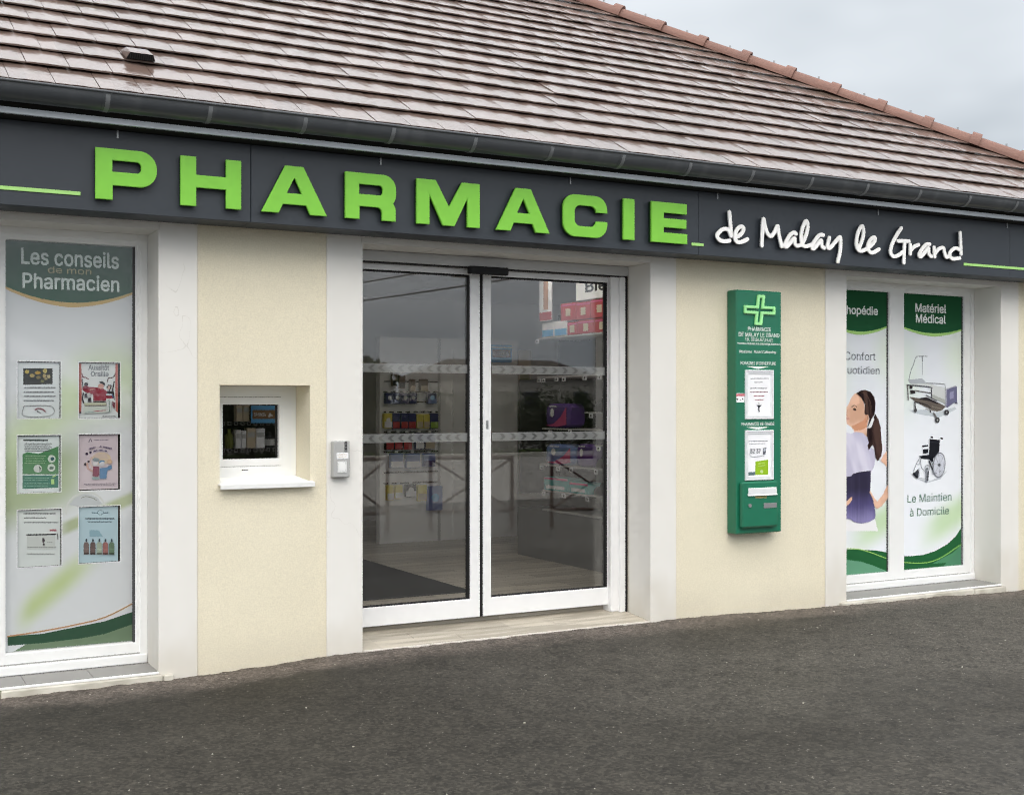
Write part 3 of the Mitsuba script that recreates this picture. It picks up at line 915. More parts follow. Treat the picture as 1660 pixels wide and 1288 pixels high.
  ('l',(112,110,112),0.0162,[(7.3861,1.3351),(7.4211,1.2919)]),
  ('p',(70,70,72),0,[(7.4487,1.2832),(7.4476,1.2767),(7.4441,1.2708),(7.4387,1.2662),(7.432,1.2633),(7.4245,1.2623),(7.417,1.2634),(7.4102,1.2664),(7.4049,1.2711),(7.4014,1.277),(7.4002,1.2835),(7.4014,1.29),(7.4049,1.2958),(7.4102,1.3004),(7.417,1.3034),(7.4245,1.3043),(7.432,1.3033),(7.4387,1.3003),(7.4441,1.2956),(7.4476,1.2897)]),
  ('p',(170,170,170),0,[(7.4325,1.2833),(7.4322,1.2809),(7.431,1.2788),(7.4292,1.2771),(7.427,1.276),(7.4245,1.2757),(7.422,1.2761),(7.4197,1.2772),(7.4179,1.2789),(7.4168,1.281),(7.4164,1.2834),(7.4168,1.2857),(7.4179,1.2879),(7.4197,1.2895),(7.422,1.2906),(7.4245,1.291),(7.427,1.2906),(7.4292,1.2895),(7.431,1.2878),(7.4322,1.2856)]),
  ('p',(66,66,70),0,[(7.5499,1.3417),(7.5486,1.3351),(7.545,1.3293),(7.5392,1.3246),(7.532,1.3216),(7.524,1.3206),(7.516,1.3217),(7.5088,1.3247),(7.5031,1.3294),(7.4994,1.3353),(7.4982,1.3418),(7.4994,1.3484),(7.5031,1.3542),(7.5088,1.3589),(7.516,1.3619),(7.524,1.3629),(7.532,1.3618),(7.5392,1.3588),(7.545,1.3541),(7.5486,1.3482)]),
  ('p',(150,150,152),0,[(7.5322,1.3417),(7.5318,1.3397),(7.5306,1.3378),(7.5288,1.3363),(7.5265,1.3354),(7.524,1.335),(7.5215,1.3354),(7.5192,1.3363),(7.5174,1.3378),(7.5162,1.3397),(7.5158,1.3418),(7.5162,1.3439),(7.5174,1.3457),(7.5192,1.3472),(7.5215,1.3482),(7.524,1.3485),(7.5265,1.3481),(7.5288,1.3472),(7.5306,1.3457),(7.5318,1.3438)]),
  ('l',(90,88,90),0.0123,[(7.1816,1.4207),(7.1895,1.3641)]),
  ('p',(78,78,80),0,[(7.2039,1.3593),(7.2032,1.3547),(7.2012,1.3505),(7.198,1.3471),(7.1939,1.345),(7.1895,1.3443),(7.185,1.345),(7.181,1.3472),(7.1778,1.3505),(7.1757,1.3547),(7.175,1.3594),(7.1757,1.3641),(7.1778,1.3683),(7.181,1.3716),(7.185,1.3737),(7.1895,1.3745),(7.1939,1.3737),(7.198,1.3716),(7.2012,1.3682),(7.2032,1.364)]),
 ],
 'chair': [
  ('p',(192,198,206),0,[(7.2074,0.8439),(7.3365,0.816),(7.4502,0.8449),(7.5478,0.899),(7.5652,0.9352),(7.5305,0.8832),(7.4616,0.8284),(7.3139,0.8046)]),
  ('l',(150,154,164),0.0064,[(7.3648,0.9924),(7.3591,1.0086),(7.3818,1.0324),(7.3932,1.0564),(7.4045,1.0602)]),
  ('l',(128,132,142),0.0056,[(7.2521,0.9948),(7.2532,0.9467),(7.2689,0.9102)]),
  ('l',(128,132,142),0.0056,[(7.2409,0.995),(7.2018,0.9479),(7.174,0.8927)]),
  ('l',(150,154,162),0.0048,[(7.2074,0.9518),(7.2353,0.9471),(7.2353,0.9871)]),
  ('p',(34,36,42),0,[(7.345,1.1397),(7.4559,1.1301),(7.4473,1.0392),(7.3932,0.9918),(7.3393,1.0131)]),
  ('l',(230,232,236),0.0048,[(7.3365,1.0332),(7.3433,1.1418)]),
  ('l',(60,62,70),0.0028,[(7.3478,1.1176),(7.453,1.1087)]),
  ('l',(214,218,224),0.0057,[(7.4588,1.1341),(7.4513,1.0391)]),
  ('p',(34,36,42),0,[(7.2297,1.0113),(7.3365,1.0192),(7.3875,1.0081),(7.3591,0.9829),(7.2633,0.9905)]),
  ('p',(26,28,34),0,[(7.3365,0.993),(7.3818,1.0082),(7.3818,0.9678),(7.3648,0.9602)]),
  ('l',(34,36,42),0.0104,[(7.2701,1.0858),(7.3252,1.0898)]),
  ('p',(34,36,42),0,[(7.2729,1.0605),(7.328,1.0648),(7.3269,1.0334),(7.2729,1.0292)]),
  ('l',(226,228,232),0.0048,[(7.2689,1.0225),(7.328,1.0294)]),
  ('l',(226,228,232),0.004,[(7.2706,1.0786),(7.2717,1.0265)]),
  ('l',(34,36,42),0.0105,[(7.3608,1.1556),(7.3773,1.151)]),
  ('l',(34,36,42),0.0105,[(7.4662,1.145),(7.4857,1.1399)]),
  ('p',(206,210,220),0,[(7.5095,0.9333),(7.5053,0.913),(7.4981,0.894),(7.4882,0.8773),(7.4762,0.8637),(7.4627,0.8539),(7.4484,0.8483),(7.4339,0.8474),(7.42,0.851),(7.4075,0.859),(7.3968,0.8709),(7.3886,0.8863),(7.3833,0.9043),(7.3811,0.924),(7.3821,0.9445),(7.3862,0.9647),(7.3934,0.9836),(7.4032,1.0002),(7.4151,1.0139),(7.4285,1.0238),(7.4428,1.0294),(7.4573,1.0306),(7.4712,1.0271),(7.4839,1.0192),(7.4946,1.0072),(7.5029,0.9918),(7.5083,0.9737),(7.5106,0.9539)]),
  ('l',(118,122,132),0.0081,[(7.5095,0.9333),(7.5053,0.913),(7.4981,0.894),(7.4882,0.8773),(7.4762,0.8637),(7.4627,0.8539),(7.4484,0.8483),(7.4339,0.8474),(7.42,0.851),(7.4075,0.859),(7.3968,0.8709),(7.3886,0.8863),(7.3833,0.9043),(7.3811,0.924),(7.3821,0.9445),(7.3862,0.9647),(7.3934,0.9836),(7.4032,1.0002),(7.4151,1.0139),(7.4285,1.0238),(7.4428,1.0294),(7.4573,1.0306),(7.4712,1.0271),(7.4839,1.0192),(7.4946,1.0072),(7.5029,0.9918),(7.5083,0.9737),(7.5106,0.9539),(7.5095,0.9333)]),
  ('l',(160,164,172),0.0032,[(7.4924,0.9345),(7.4889,0.9176),(7.483,0.9018),(7.475,0.8878),(7.4654,0.8765),(7.4545,0.8683),(7.4429,0.8636),(7.4313,0.8627),(7.4202,0.8657),(7.4101,0.8723),(7.4016,0.8823),(7.395,0.895),(7.3908,0.91),(7.3891,0.9264),(7.39,0.9435),(7.3934,0.9603),(7.3992,0.9761),(7.4071,0.99),(7.4168,1.0014),(7.4276,1.0097),(7.4391,1.0144),(7.4508,1.0154),(7.462,1.0125),(7.4721,1.0059),(7.4807,0.996),(7.4872,0.9832),(7.4915,0.9681),(7.4933,0.9516),(7.4924,0.9345)]),
  ('l',(150,154,162),0.0024,[(7.4416,1.0231),(7.4502,0.853)]),
  ('l',(150,154,162),0.0024,[(7.3875,0.9516),(7.5046,0.9286)]),
  ('l',(150,154,162),0.0024,[(7.4045,1.0037),(7.4874,0.8722)]),
  ('l',(150,154,162),0.0024,[(7.4903,0.9979),(7.3989,0.8787)]),
  ('p',(84,88,96),0,[(7.4628,0.9385),(7.4619,0.9353),(7.4595,0.9324),(7.4557,0.9301),(7.4509,0.9288),(7.4456,0.9284),(7.4403,0.929),(7.4355,0.9306),(7.4317,0.933),(7.4293,0.936),(7.4285,0.9393),(7.4293,0.9425),(7.4317,0.9454),(7.4355,0.9476),(7.4403,0.949),(7.4456,0.9494),(7.4509,0.9488),(7.4557,0.9472),(7.4595,0.9448),(7.4619,0.9418)]),
  ('p',(120,124,132),0,[(7.4622,0.8891),(7.4617,0.8874),(7.4604,0.8858),(7.4584,0.8846),(7.4559,0.8839),(7.453,0.8837),(7.4502,0.884),(7.4477,0.8849),(7.4456,0.8862),(7.4443,0.8878),(7.4439,0.8896),(7.4443,0.8913),(7.4456,0.8929),(7.4477,0.8941),(7.4502,0.8948),(7.453,0.895),(7.4559,0.8947),(7.4584,0.8938),(7.4604,0.8925),(7.4617,0.8909)]),
  ('l',(34,36,42),0.0113,[(7.3365,0.9729),(7.3591,0.9321),(7.3733,0.9076)]),
  ('l',(112,116,124),0.0056,[(7.3591,0.9684),(7.3818,0.9275),(7.3705,0.8754),(7.4159,0.8782)]),
  ('l',(140,144,152),0.0056,[(7.3416,0.9164),(7.3404,0.909),(7.3368,0.9024),(7.3313,0.8972),(7.3244,0.8939),(7.3167,0.8929),(7.3091,0.8943),(7.3022,0.8979),(7.2967,0.9034),(7.2932,0.9102),(7.292,0.9177),(7.2932,0.9251),(7.2967,0.9317),(7.3022,0.9369),(7.3091,0.9402),(7.3167,0.9412),(7.3244,0.9398),(7.3313,0.9362),(7.3368,0.9307),(7.3404,0.9239),(7.3416,0.9164)]),
  ('p',(100,104,112),0,[(7.3263,0.9128),(7.3257,0.9098),(7.324,0.9072),(7.3212,0.9051),(7.3178,0.9038),(7.3139,0.9035),(7.3101,0.904),(7.3066,0.9055),(7.3039,0.9077),(7.3021,0.9104),(7.3015,0.9134),(7.3021,0.9164),(7.3039,0.919),(7.3066,0.9211),(7.3101,0.9224),(7.3139,0.9227),(7.3178,0.9222),(7.3212,0.9207),(7.324,0.9185),(7.3257,0.9158)]),
  ('l',(120,124,134),0.0104,[(7.3027,0.8973),(7.3049,0.8149)]),
  ('l',(60,62,70),0.0145,[(7.3252,0.8887),(7.3196,0.8285)]),
  ('l',(130,134,142),0.004,[(7.2689,0.9102),(7.2914,0.8896)]),
  ('p',(60,62,70),0,[(7.1601,0.8751),(7.2186,0.9155),(7.2253,0.8913),(7.2186,0.8455),(7.2046,0.8439)]),
  ('p',(34,36,42),0,[(7.1573,0.8812),(7.1712,0.8908),(7.2158,0.8516),(7.2074,0.8431)]),
  ('l',(170,174,182),0.0048,[(7.2269,0.9233),(7.2297,0.8592)]),
  ('l',(150,154,160),0.004,[(7.2241,0.8474),(7.2858,0.8376)]),
 ],
 'swoosh_r': [
  ('p',(84,142,106),0,[(7.0561,0.1504),(7.0561,0.2454),(7.2783,0.2093),(7.4701,0.2318),(7.6904,0.3397),(7.6904,0.1493)]),
  ('p',(44,100,62),0,[(7.0561,0.2644),(7.1525,0.2586),(7.2783,0.2602),(7.4057,0.2811),(7.5348,0.3252),(7.6328,0.3831),(7.6904,0.4436),(7.6904,0.3109),(7.6,0.2584),(7.4701,0.2181),(7.3737,0.1864),(7.6904,0.1839),(7.6904,0.1493),(7.3737,0.1467),(7.0561,0.1504)]),
  ('p',(84,138,108),0,[(7.4701,0.1461),(7.5348,0.1878),(7.6164,0.2402),(7.6904,0.2936),(7.6904,0.1493)]),
  ('l',(150,200,104),0.0067,[(7.0592,0.2184),(7.1838,0.2039),(7.31,0.1995),(7.4217,0.2141),(7.5348,0.2508),(7.6164,0.2862),(7.6904,0.3167)]),
 ],
 'swoosh_l': [
  ('p',(44,100,62),0,[(6.2586,0.3686),(6.4961,0.3465),(6.6356,0.3364),(6.7847,0.3224),(6.9012,0.3013),(6.9012,0.155),(6.4961,0.1513),(6.2586,0.1544)]),
  ('p',(104,158,128),0,[(6.2586,0.2936),(6.4961,0.2706),(6.6356,0.249),(6.7547,0.2141),(6.9012,0.1606),(6.9012,0.155),(6.4961,0.1513),(6.2586,0.1491)]),
  ('l',(160,206,110),0.0064,[(6.2586,0.3793),(6.4961,0.353),(6.6208,0.3394),(6.7397,0.3085),(6.8905,0.2576)]),
 ],
 'swoosh_left': [
  ('p',(116,138,112),0,[(0.7923,0.1351),(0.8798,0.18),(1.1493,0.1861),(1.2682,0.1986),(1.4234,0.2405),(1.4234,0.1455),(1.1755,0.1426),(0.7923,0.1151)]),
  ('p',(52,86,66),0,[(0.7923,0.2282),(0.9556,0.2268),(1.1166,0.2464),(1.2682,0.2648),(1.4234,0.3061),(1.4234,0.2405),(1.2682,0.1986),(1.1493,0.1861),(0.9556,0.1796),(0.7923,0.1816)]),
  ('l',(196,150,104),0.0067,[(0.7923,0.2282),(0.9556,0.2403),(1.1166,0.2587),(1.2682,0.2855),(1.4234,0.3521)]),
 ],
 'mortar': [
  ('l',(214,218,214),0.0085,[(1.0741,0.8359),(1.0819,0.8879),(1.1116,0.9229),(1.1493,0.9396),(1.1809,0.9441),(1.2158,0.9356),(1.2478,0.9113),(1.2702,0.8706)]),
  ('p',(196,202,204),0,[(1.0897,0.8843),(1.1178,0.9177),(1.1556,0.9344),(1.1872,0.9333),(1.2286,0.9186),(1.2542,0.8812),(1.1809,0.8609)]),
  ('l',(140,146,134),0.0039,[(1.1493,0.9165),(1.1746,0.9238),(1.2063,0.9144),(1.2254,0.9021)]),
 ],
 'n0': [
  ('p',(44,46,40),0,[(0.8677,1.5883),(1.0099,1.5893),(1.0099,1.5087),(0.8677,1.5043)]),
  ('p',(196,180,100),0,[(0.9834,1.5769),(0.9829,1.5732),(0.9814,1.57),(0.9791,1.5673),(0.9762,1.5656),(0.9729,1.565),(0.9697,1.5656),(0.9668,1.5672),(0.9645,1.5697),(0.963,1.573),(0.9625,1.5766),(0.963,1.5802),(0.9645,1.5835),(0.9668,1.5861),(0.9697,1.5878),(0.9729,1.5885),(0.9762,1.5879),(0.9791,1.5863),(0.9814,1.5837),(0.9829,1.5805)]),
  ('p',(150,124,50),0,[(0.9757,1.5768),(0.9755,1.5756),(0.975,1.5745),(0.9742,1.5736),(0.9732,1.573),(0.972,1.5728),(0.9709,1.573),(0.9698,1.5735),(0.969,1.5744),(0.9685,1.5755),(0.9683,1.5767),(0.9685,1.5779),(0.969,1.579),(0.9698,1.5799),(0.9709,1.5804),(0.972,1.5806),(0.9732,1.5805),(0.9742,1.5799),(0.975,1.5791),(0.9755,1.578)]),
  ('p',(188,150,54),0,[(0.9524,1.5667),(0.9516,1.5641),(0.9495,1.5617),(0.9463,1.5598),(0.9422,1.5586),(0.9377,1.5581),(0.9331,1.5585),(0.929,1.5596),(0.9258,1.5614),(0.9237,1.5638),(0.923,1.5664),(0.9237,1.569),(0.9258,1.5714),(0.929,1.5733),(0.9331,1.5745),(0.9377,1.575),(0.9422,1.5746),(0.9463,1.5735),(0.9495,1.5717),(0.9516,1.5693)]),
  ('p',(180,160,110),0,[(0.9791,1.5508),(0.9786,1.5477),(0.9773,1.545),(0.9753,1.5428),(0.9727,1.5414),(0.9699,1.5409),(0.967,1.5414),(0.9644,1.5427),(0.9624,1.5448),(0.9611,1.5476),(0.9606,1.5506),(0.9611,1.5536),(0.9624,1.5563),(0.9644,1.5585),(0.967,1.5599),(0.9699,1.5604),(0.9727,1.56),(0.9753,1.5586),(0.9773,1.5565),(0.9786,1.5538)]),
  ('p',(186,170,130),0,[(0.9994,1.5477),(0.999,1.5447),(0.9979,1.542),(0.9961,1.5398),(0.9939,1.5384),(0.9914,1.5379),(0.9889,1.5383),(0.9867,1.5397),(0.9849,1.5418),(0.9838,1.5445),(0.9834,1.5476),(0.9838,1.5506),(0.9849,1.5533),(0.9867,1.5555),(0.9889,1.5569),(0.9914,1.5574),(0.9939,1.557),(0.9961,1.5556),(0.9979,1.5535),(0.999,1.5508)]),
  ('p',(150,140,100),0,[(0.9856,1.5362),(0.9852,1.534),(0.984,1.532),(0.9823,1.5303),(0.98,1.5293),(0.9775,1.5289),(0.9751,1.5293),(0.9728,1.5303),(0.9711,1.5318),(0.9699,1.5338),(0.9695,1.536),(0.9699,1.5382),(0.9711,1.5402),(0.9728,1.5418),(0.9751,1.5429),(0.9775,1.5433),(0.98,1.5429),(0.9823,1.5419),(0.984,1.5404),(0.9852,1.5384)]),
  ('p',(130,116,70),0,[(0.9517,1.5423),(0.9512,1.5397),(0.9496,1.5374),(0.9472,1.5355),(0.9441,1.5342),(0.9407,1.5338),(0.9373,1.5342),(0.9342,1.5353),(0.9318,1.5372),(0.9302,1.5395),(0.9297,1.5421),(0.9302,1.5447),(0.9318,1.5471),(0.9342,1.549),(0.9373,1.5502),(0.9407,1.5507),(0.9441,1.5503),(0.9472,1.5491),(0.9496,1.5473),(0.9512,1.5449)]),
  ('p',(170,150,90),0,[(0.9224,1.5518),(0.9218,1.5488),(0.92,1.546),(0.9173,1.5438),(0.9139,1.5424),(0.9102,1.5419),(0.9064,1.5423),(0.903,1.5437),(0.9003,1.5458),(0.8986,1.5485),(0.898,1.5515),(0.8986,1.5545),(0.9003,1.5572),(0.903,1.5594),(0.9064,1.5608),(0.9102,1.5613),(0.9139,1.5609),(0.9173,1.5596),(0.92,1.5575),(0.9218,1.5548)]),
  ('p',(190,170,80),0,[(0.8968,1.5709),(0.8963,1.5679),(0.8947,1.5652),(0.8923,1.563),(0.8892,1.5616),(0.8859,1.5611),(0.8825,1.5615),(0.8794,1.5628),(0.877,1.5649),(0.8755,1.5676),(0.8749,1.5706),(0.8755,1.5736),(0.877,1.5763),(0.8794,1.5785),(0.8825,1.5799),(0.8859,1.5805),(0.8892,1.58),(0.8923,1.5787),(0.8947,1.5766),(0.8963,1.5739)]),
  ('p',(120,120,70),0,[(0.9683,1.523),(0.9679,1.521),(0.9666,1.5192),(0.9645,1.5177),(0.962,1.5167),(0.9591,1.5164),(0.9563,1.5167),(0.9537,1.5176),(0.9517,1.519),(0.9504,1.5208),(0.9499,1.5228),(0.9504,1.5248),(0.9517,1.5267),(0.9537,1.5281),(0.9563,1.5291),(0.9591,1.5294),(0.962,1.5291),(0.9645,1.5282),(0.9666,1.5268),(0.9679,1.525)]),
  ('l',(128,132,136),0.0045,[(0.8731,1.4898),(1.0223,1.4908)]),
  ('l',(128,132,136),0.0045,[(0.8707,1.4672),(1.0146,1.4679)]),
  ('l',(128,132,136),0.0045,[(0.8731,1.4462),(1.0223,1.4467)]),
  ('l',(128,132,136),0.0045,[(0.8707,1.4236),(1.0146,1.4238)]),
  ('l',(120,122,126),0.0026,[(0.8707,1.3962),(1.0022,1.3944),(1.0022,1.3471),(0.8707,1.3445),(0.8707,1.3962)]),
  ('l',(140,80,90),0.0052,[(0.9254,1.3767),(0.9377,1.3831),(0.9591,1.3798),(0.9745,1.3668)]),
  ('l',(88,84,92),0.0039,[(0.9346,1.3702),(0.9499,1.3604)]),
 ],
 'n1': [
  ('p',(188,112,104),0,[(1.138,1.6184),(1.1522,1.6187),(1.1547,1.4554),(1.1522,1.3696),(1.138,1.3564)]),
  ('p',(188,112,104),0,[(1.3251,1.6214),(1.3439,1.6217),(1.3439,1.3556),(1.3267,1.3691),(1.3235,1.4894)]),
  ('l',(110,44,58),0.0053,[(1.157,1.561),(1.1601,1.5462),(1.1744,1.5447),(1.1871,1.5365)]),
  ('l',(70,30,40),0.0047,[(1.3235,1.5629),(1.3121,1.5461),(1.2895,1.5425),(1.2847,1.5225)]),
  ('l',(44,40,48),0.0046,[(1.156,1.5346),(1.1585,1.5082),(1.1617,1.4884)]),
  ('l',(44,40,48),0.006,[(1.318,1.5228),(1.3121,1.4893)]),
  ('p',(150,56,72),0,[(1.1554,1.4884),(1.168,1.4983),(1.2349,1.4922),(1.2541,1.4956),(1.2766,1.4758),(1.3057,1.4559),(1.3121,1.4359),(1.2766,1.4358),(1.2766,1.4225),(1.2125,1.4224),(1.2109,1.4589),(1.1934,1.4555),(1.1617,1.4752)]),
  ('p',(206,160,150),0,[(1.2663,1.499),(1.2656,1.4949),(1.2634,1.4912),(1.26,1.4882),(1.2557,1.4863),(1.2509,1.4856),(1.2462,1.4862),(1.2419,1.4881),(1.2385,1.491),(1.2363,1.4947),(1.2355,1.4988),(1.2363,1.5029),(1.2385,1.5066),(1.2419,1.5096),(1.2462,1.5115),(1.2509,1.5122),(1.2557,1.5116),(1.26,1.5097),(1.2634,1.5068),(1.2656,1.5031)]),
  ('p',(40,36,42),0,[(1.2413,1.5238),(1.2573,1.5262),(1.2718,1.5157),(1.2718,1.4991),(1.2638,1.509),(1.2477,1.5155)]),
  ('p',(130,50,66),0,[(1.1871,1.4919),(1.1864,1.4882),(1.1846,1.4848),(1.1818,1.4822),(1.1783,1.4805),(1.1744,1.4799),(1.1705,1.4804),(1.1669,1.4821),(1.1641,1.4847),(1.1623,1.488),(1.1617,1.4917),(1.1623,1.4954),(1.1641,1.4987),(1.1669,1.5014),(1.1705,1.5031),(1.1744,1.5037),(1.1783,1.5031),(1.1818,1.5015),(1.1846,1.4988),(1.1864,1.4955)]),
  ('p',(44,40,46),0,[(1.1867,1.5101),(1.1862,1.5074),(1.1847,1.505),(1.1823,1.5031),(1.1793,1.5018),(1.176,1.5014),(1.1726,1.5018),(1.1696,1.503),(1.1672,1.5049),(1.1657,1.5072),(1.1652,1.5099),(1.1657,1.5125),(1.1672,1.5149),(1.1696,1.5169),(1.1726,1.5181),(1.176,1.5186),(1.1793,1.5182),(1.1823,1.517),(1.1847,1.5151),(1.1862,1.5127)]),
  ('l',(196,150,144),0.006,[(1.1966,1.4803),(1.2157,1.4854)]),
  ('p',(206,178,170),0,[(1.3037,1.4926),(1.3032,1.4887),(1.3016,1.4851),(1.2992,1.4823),(1.2961,1.4805),(1.2927,1.4799),(1.2893,1.4805),(1.2863,1.4823),(1.2839,1.485),(1.2823,1.4886),(1.2818,1.4925),(1.2823,1.4964),(1.2839,1.4999),(1.2863,1.5027),(1.2893,1.5046),(1.2927,1.5052),(1.2961,1.5046),(1.2992,1.5028),(1.3016,1.5001),(1.3032,1.4965)]),
  ('l',(40,36,42),0.0053,[(1.2815,1.4925),(1.2895,1.5049),(1.3024,1.5009),(1.2927,1.4759),(1.2895,1.4625)]),
  ('p',(44,40,48),0,[(1.2815,1.4758),(1.3024,1.4726),(1.3121,1.5027),(1.3219,1.4226),(1.3089,1.4559),(1.2831,1.4592)]),
  ('p',(200,210,216),0,[(1.2766,1.4591),(1.3089,1.4593),(1.3089,1.4509),(1.2766,1.4508)]),
  ('p',(74,96,140),0,[(1.3089,1.4593),(1.3154,1.4426),(1.3121,1.4359),(1.3057,1.4509)]),
  ('p',(50,44,52),0,[(1.168,1.4587),(1.1775,1.462),(1.1839,1.4422),(1.168,1.4389)]),
  ('l',(44,40,48),0.0066,[(1.1617,1.462),(1.157,1.4356),(1.1633,1.4125)]),
  ('p',(190,190,190),0,[(1.1998,1.4522),(1.1993,1.4481),(1.198,1.4444),(1.1959,1.4415),(1.1932,1.4396),(1.1902,1.4389),(1.1873,1.4396),(1.1846,1.4415),(1.1825,1.4444),(1.1812,1.4481),(1.1807,1.4521),(1.1812,1.4562),(1.1825,1.4599),(1.1846,1.4629),(1.1873,1.4648),(1.1902,1.4654),(1.1932,1.4648),(1.1959,1.4629),(1.198,1.46),(1.1993,1.4563)]),
  ('p',(44,40,48),0,[(1.1839,1.4356),(1.1998,1.4423),(1.203,1.4158),(1.1839,1.4158)]),
  ('l',(60,46,44),0.0053,[(1.2125,1.4175),(1.2734,1.4175)]),
  ('p',(196,200,176),0,[(1.1664,1.4125),(1.2782,1.4125),(1.2782,1.4009),(1.1664,1.3992)]),
  ('l',(110,90,84),0.0033,[(1.168,1.3976),(1.2766,1.3992)]),
  ('l',(150,186,190),0.0046,[(1.168,1.3844),(1.2798,1.3875)]),
  ('p',(206,214,206),0,[(1.1649,1.3943),(1.2798,1.3942),(1.2831,1.3609),(1.1617,1.3563)]),
  ('l',(160,80,90),0.004,[(1.2157,1.3677),(1.2734,1.3726)]),
  ('l',(130,160,166),0.0033,[(1.1712,1.3612),(1.2157,1.3661)]),
  ('p',(206,212,210),0,[(1.2782,1.4292),(1.2992,1.4292),(1.3024,1.3658),(1.2798,1.3659)]),
  ('l',(90,120,110),0.004,[(1.2911,1.4292),(1.2927,1.3658)]),
  ('p',(120,60,72),0,[(1.3057,1.4225),(1.3219,1.4125),(1.3186,1.3791),(1.3089,1.3958)]),
  ('l',(110,112,116),0.004,[(1.2573,1.341),(1.3267,1.3407)]),
  ('p',(60,50,70),0,[(1.1516,1.3613),(1.1513,1.3599),(1.1505,1.3586),(1.1492,1.3576),(1.1476,1.3569),(1.1459,1.3567),(1.1441,1.3569),(1.1426,1.3576),(1.1413,1.3586),(1.1405,1.3599),(1.1402,1.3614),(1.1405,1.3628),(1.1413,1.3641),(1.1426,1.3651),(1.1441,1.3657),(1.1459,1.3659),(1.1476,1.3657),(1.1492,1.3651),(1.1505,1.364),(1.1513,1.3627)]),
 ],
 'n2': [
  ('p',(86,138,96),0,[(0.8646,1.1503),(0.8859,1.1595),(0.9422,1.1504),(1.0394,1.1877),(1.0394,1.0421),(0.8646,1.047)]),
  ('p',(64,126,108),0,[(0.8646,1.0421),(1.0378,1.0373),(1.0378,0.9735),(0.8646,0.9727)]),
  ('l',(74,84,84),0.0071,[(0.8707,1.2212),(0.9837,1.2189)]),
  ('l',(96,106,106),0.0029,[(0.8761,1.2033),(1.0053,1.2013)]),
  ('l',(96,106,106),0.0029,[(0.8737,1.1937),(0.9976,1.1917)]),
  ('l',(96,106,106),0.0029,[(0.8761,1.184),(1.0053,1.1818)]),
  ('l',(96,106,106),0.0029,[(0.8737,1.1753),(0.9976,1.1731)]),
  ('l',(96,106,106),0.0029,[(0.8761,1.1662),(1.0053,1.1638)]),
  ('l',(186,206,180),0.0023,[(0.8761,1.1403),(0.9775,1.1383)]),
  ('l',(186,206,180),0.0023,[(0.8737,1.1275),(0.9699,1.1254)]),
  ('l',(186,206,180),0.0023,[(0.8761,1.1161),(0.9775,1.1138)]),
  ('l',(186,206,180),0.0023,[(0.8737,1.1049),(0.9699,1.1026)]),
  ('p',(206,220,208),0,[(1.0245,1.1226),(1.0236,1.1164),(1.0208,1.1108),(1.0166,1.1064),(1.0112,1.1036),(1.0053,1.1028),(0.9994,1.1039),(0.9941,1.1069),(0.9898,1.1115),(0.9871,1.1172),(0.9862,1.1234),(0.9871,1.1297),(0.9898,1.1352),(0.9941,1.1396),(0.9994,1.1424),(1.0053,1.1433),(1.0112,1.1421),(1.0166,1.1392),(1.0208,1.1346),(1.0236,1.1289)]),
  ('p',(206,220,208),0,[(1.023,1.0769),(1.022,1.0707),(1.0193,1.0651),(1.015,1.0607),(1.0097,1.058),(1.0038,1.0571),(0.9978,1.0583),(0.9925,1.0613),(0.9883,1.0659),(0.9856,1.0716),(0.9846,1.0779),(0.9856,1.0841),(0.9883,1.0896),(0.9925,1.094),(0.9978,1.0968),(1.0038,1.0976),(1.0097,1.0965),(1.015,1.0935),(1.0193,1.0889),(1.022,1.0832)]),
  ('p',(206,214,208),0,[(0.9579,1.0736),(0.9569,1.0674),(0.954,1.0619),(0.9495,1.0576),(0.9439,1.0548),(0.9377,1.054),(0.9314,1.0552),(0.9258,1.0582),(0.9213,1.0628),(0.9185,1.0684),(0.9175,1.0747),(0.9185,1.0809),(0.9213,1.0864),(0.9258,1.0907),(0.9314,1.0934),(0.9377,1.0943),(0.9439,1.0932),(0.9495,1.0902),(0.954,1.0856),(0.9569,1.0799)]),
  ('p',(70,100,110),0,[(1.0177,1.1228),(1.0172,1.1199),(1.0159,1.1174),(1.0139,1.1154),(1.0113,1.1142),(1.0084,1.1138),(1.0055,1.1143),(1.0029,1.1157),(1.0009,1.1177),(0.9996,1.1203),(0.9991,1.1232),(0.9996,1.126),(1.0009,1.1285),(1.0029,1.1305),(1.0055,1.1317),(1.0084,1.1321),(1.0113,1.1316),(1.0139,1.1302),(1.0159,1.1282),(1.0172,1.1256)]),
  ('p',(104,128,116),0,[(1.0149,1.0755),(1.0144,1.0731),(1.0128,1.0709),(1.0103,1.0692),(1.0072,1.0682),(1.0038,1.0679),(1.0003,1.0684),(0.9972,1.0696),(0.9948,1.0714),(0.9932,1.0736),(0.9926,1.076),(0.9932,1.0784),(0.9948,1.0806),(0.9972,1.0822),(1.0003,1.0833),(1.0038,1.0836),(1.0072,1.0831),(1.0103,1.0819),(1.0128,1.0801),(1.0144,1.0779)]),
  ('p',(60,84,66),0,[(0.9438,1.087),(0.9545,1.0737),(0.9468,1.0609)]),
  ('l',(140,190,170),0.0026,[(0.8731,1.0273),(0.993,1.0239)]),
  ('l',(140,190,170),0.0026,[(0.8707,1.0177),(0.9852,1.0143)]),
  ('l',(140,190,170),0.0026,[(0.8731,0.9999),(0.993,0.9961)]),
  ('l',(140,190,170),0.0026,[(0.8707,0.987),(0.9852,0.9834)]),
  ('p',(176,220,140),0,[(1.0022,1.0187),(1.0177,1.0182),(1.0177,0.9921),(1.0022,0.991)]),
  ('l',(186,224,150),0.0052,[(1.0099,1.0299),(1.0208,1.0328),(1.0223,1.0393)]),
 ],
 'n3': [
  ('l',(80,74,96),0.003,[(1.1896,1.2074),(1.1982,1.2215),(1.2062,1.2072)]),
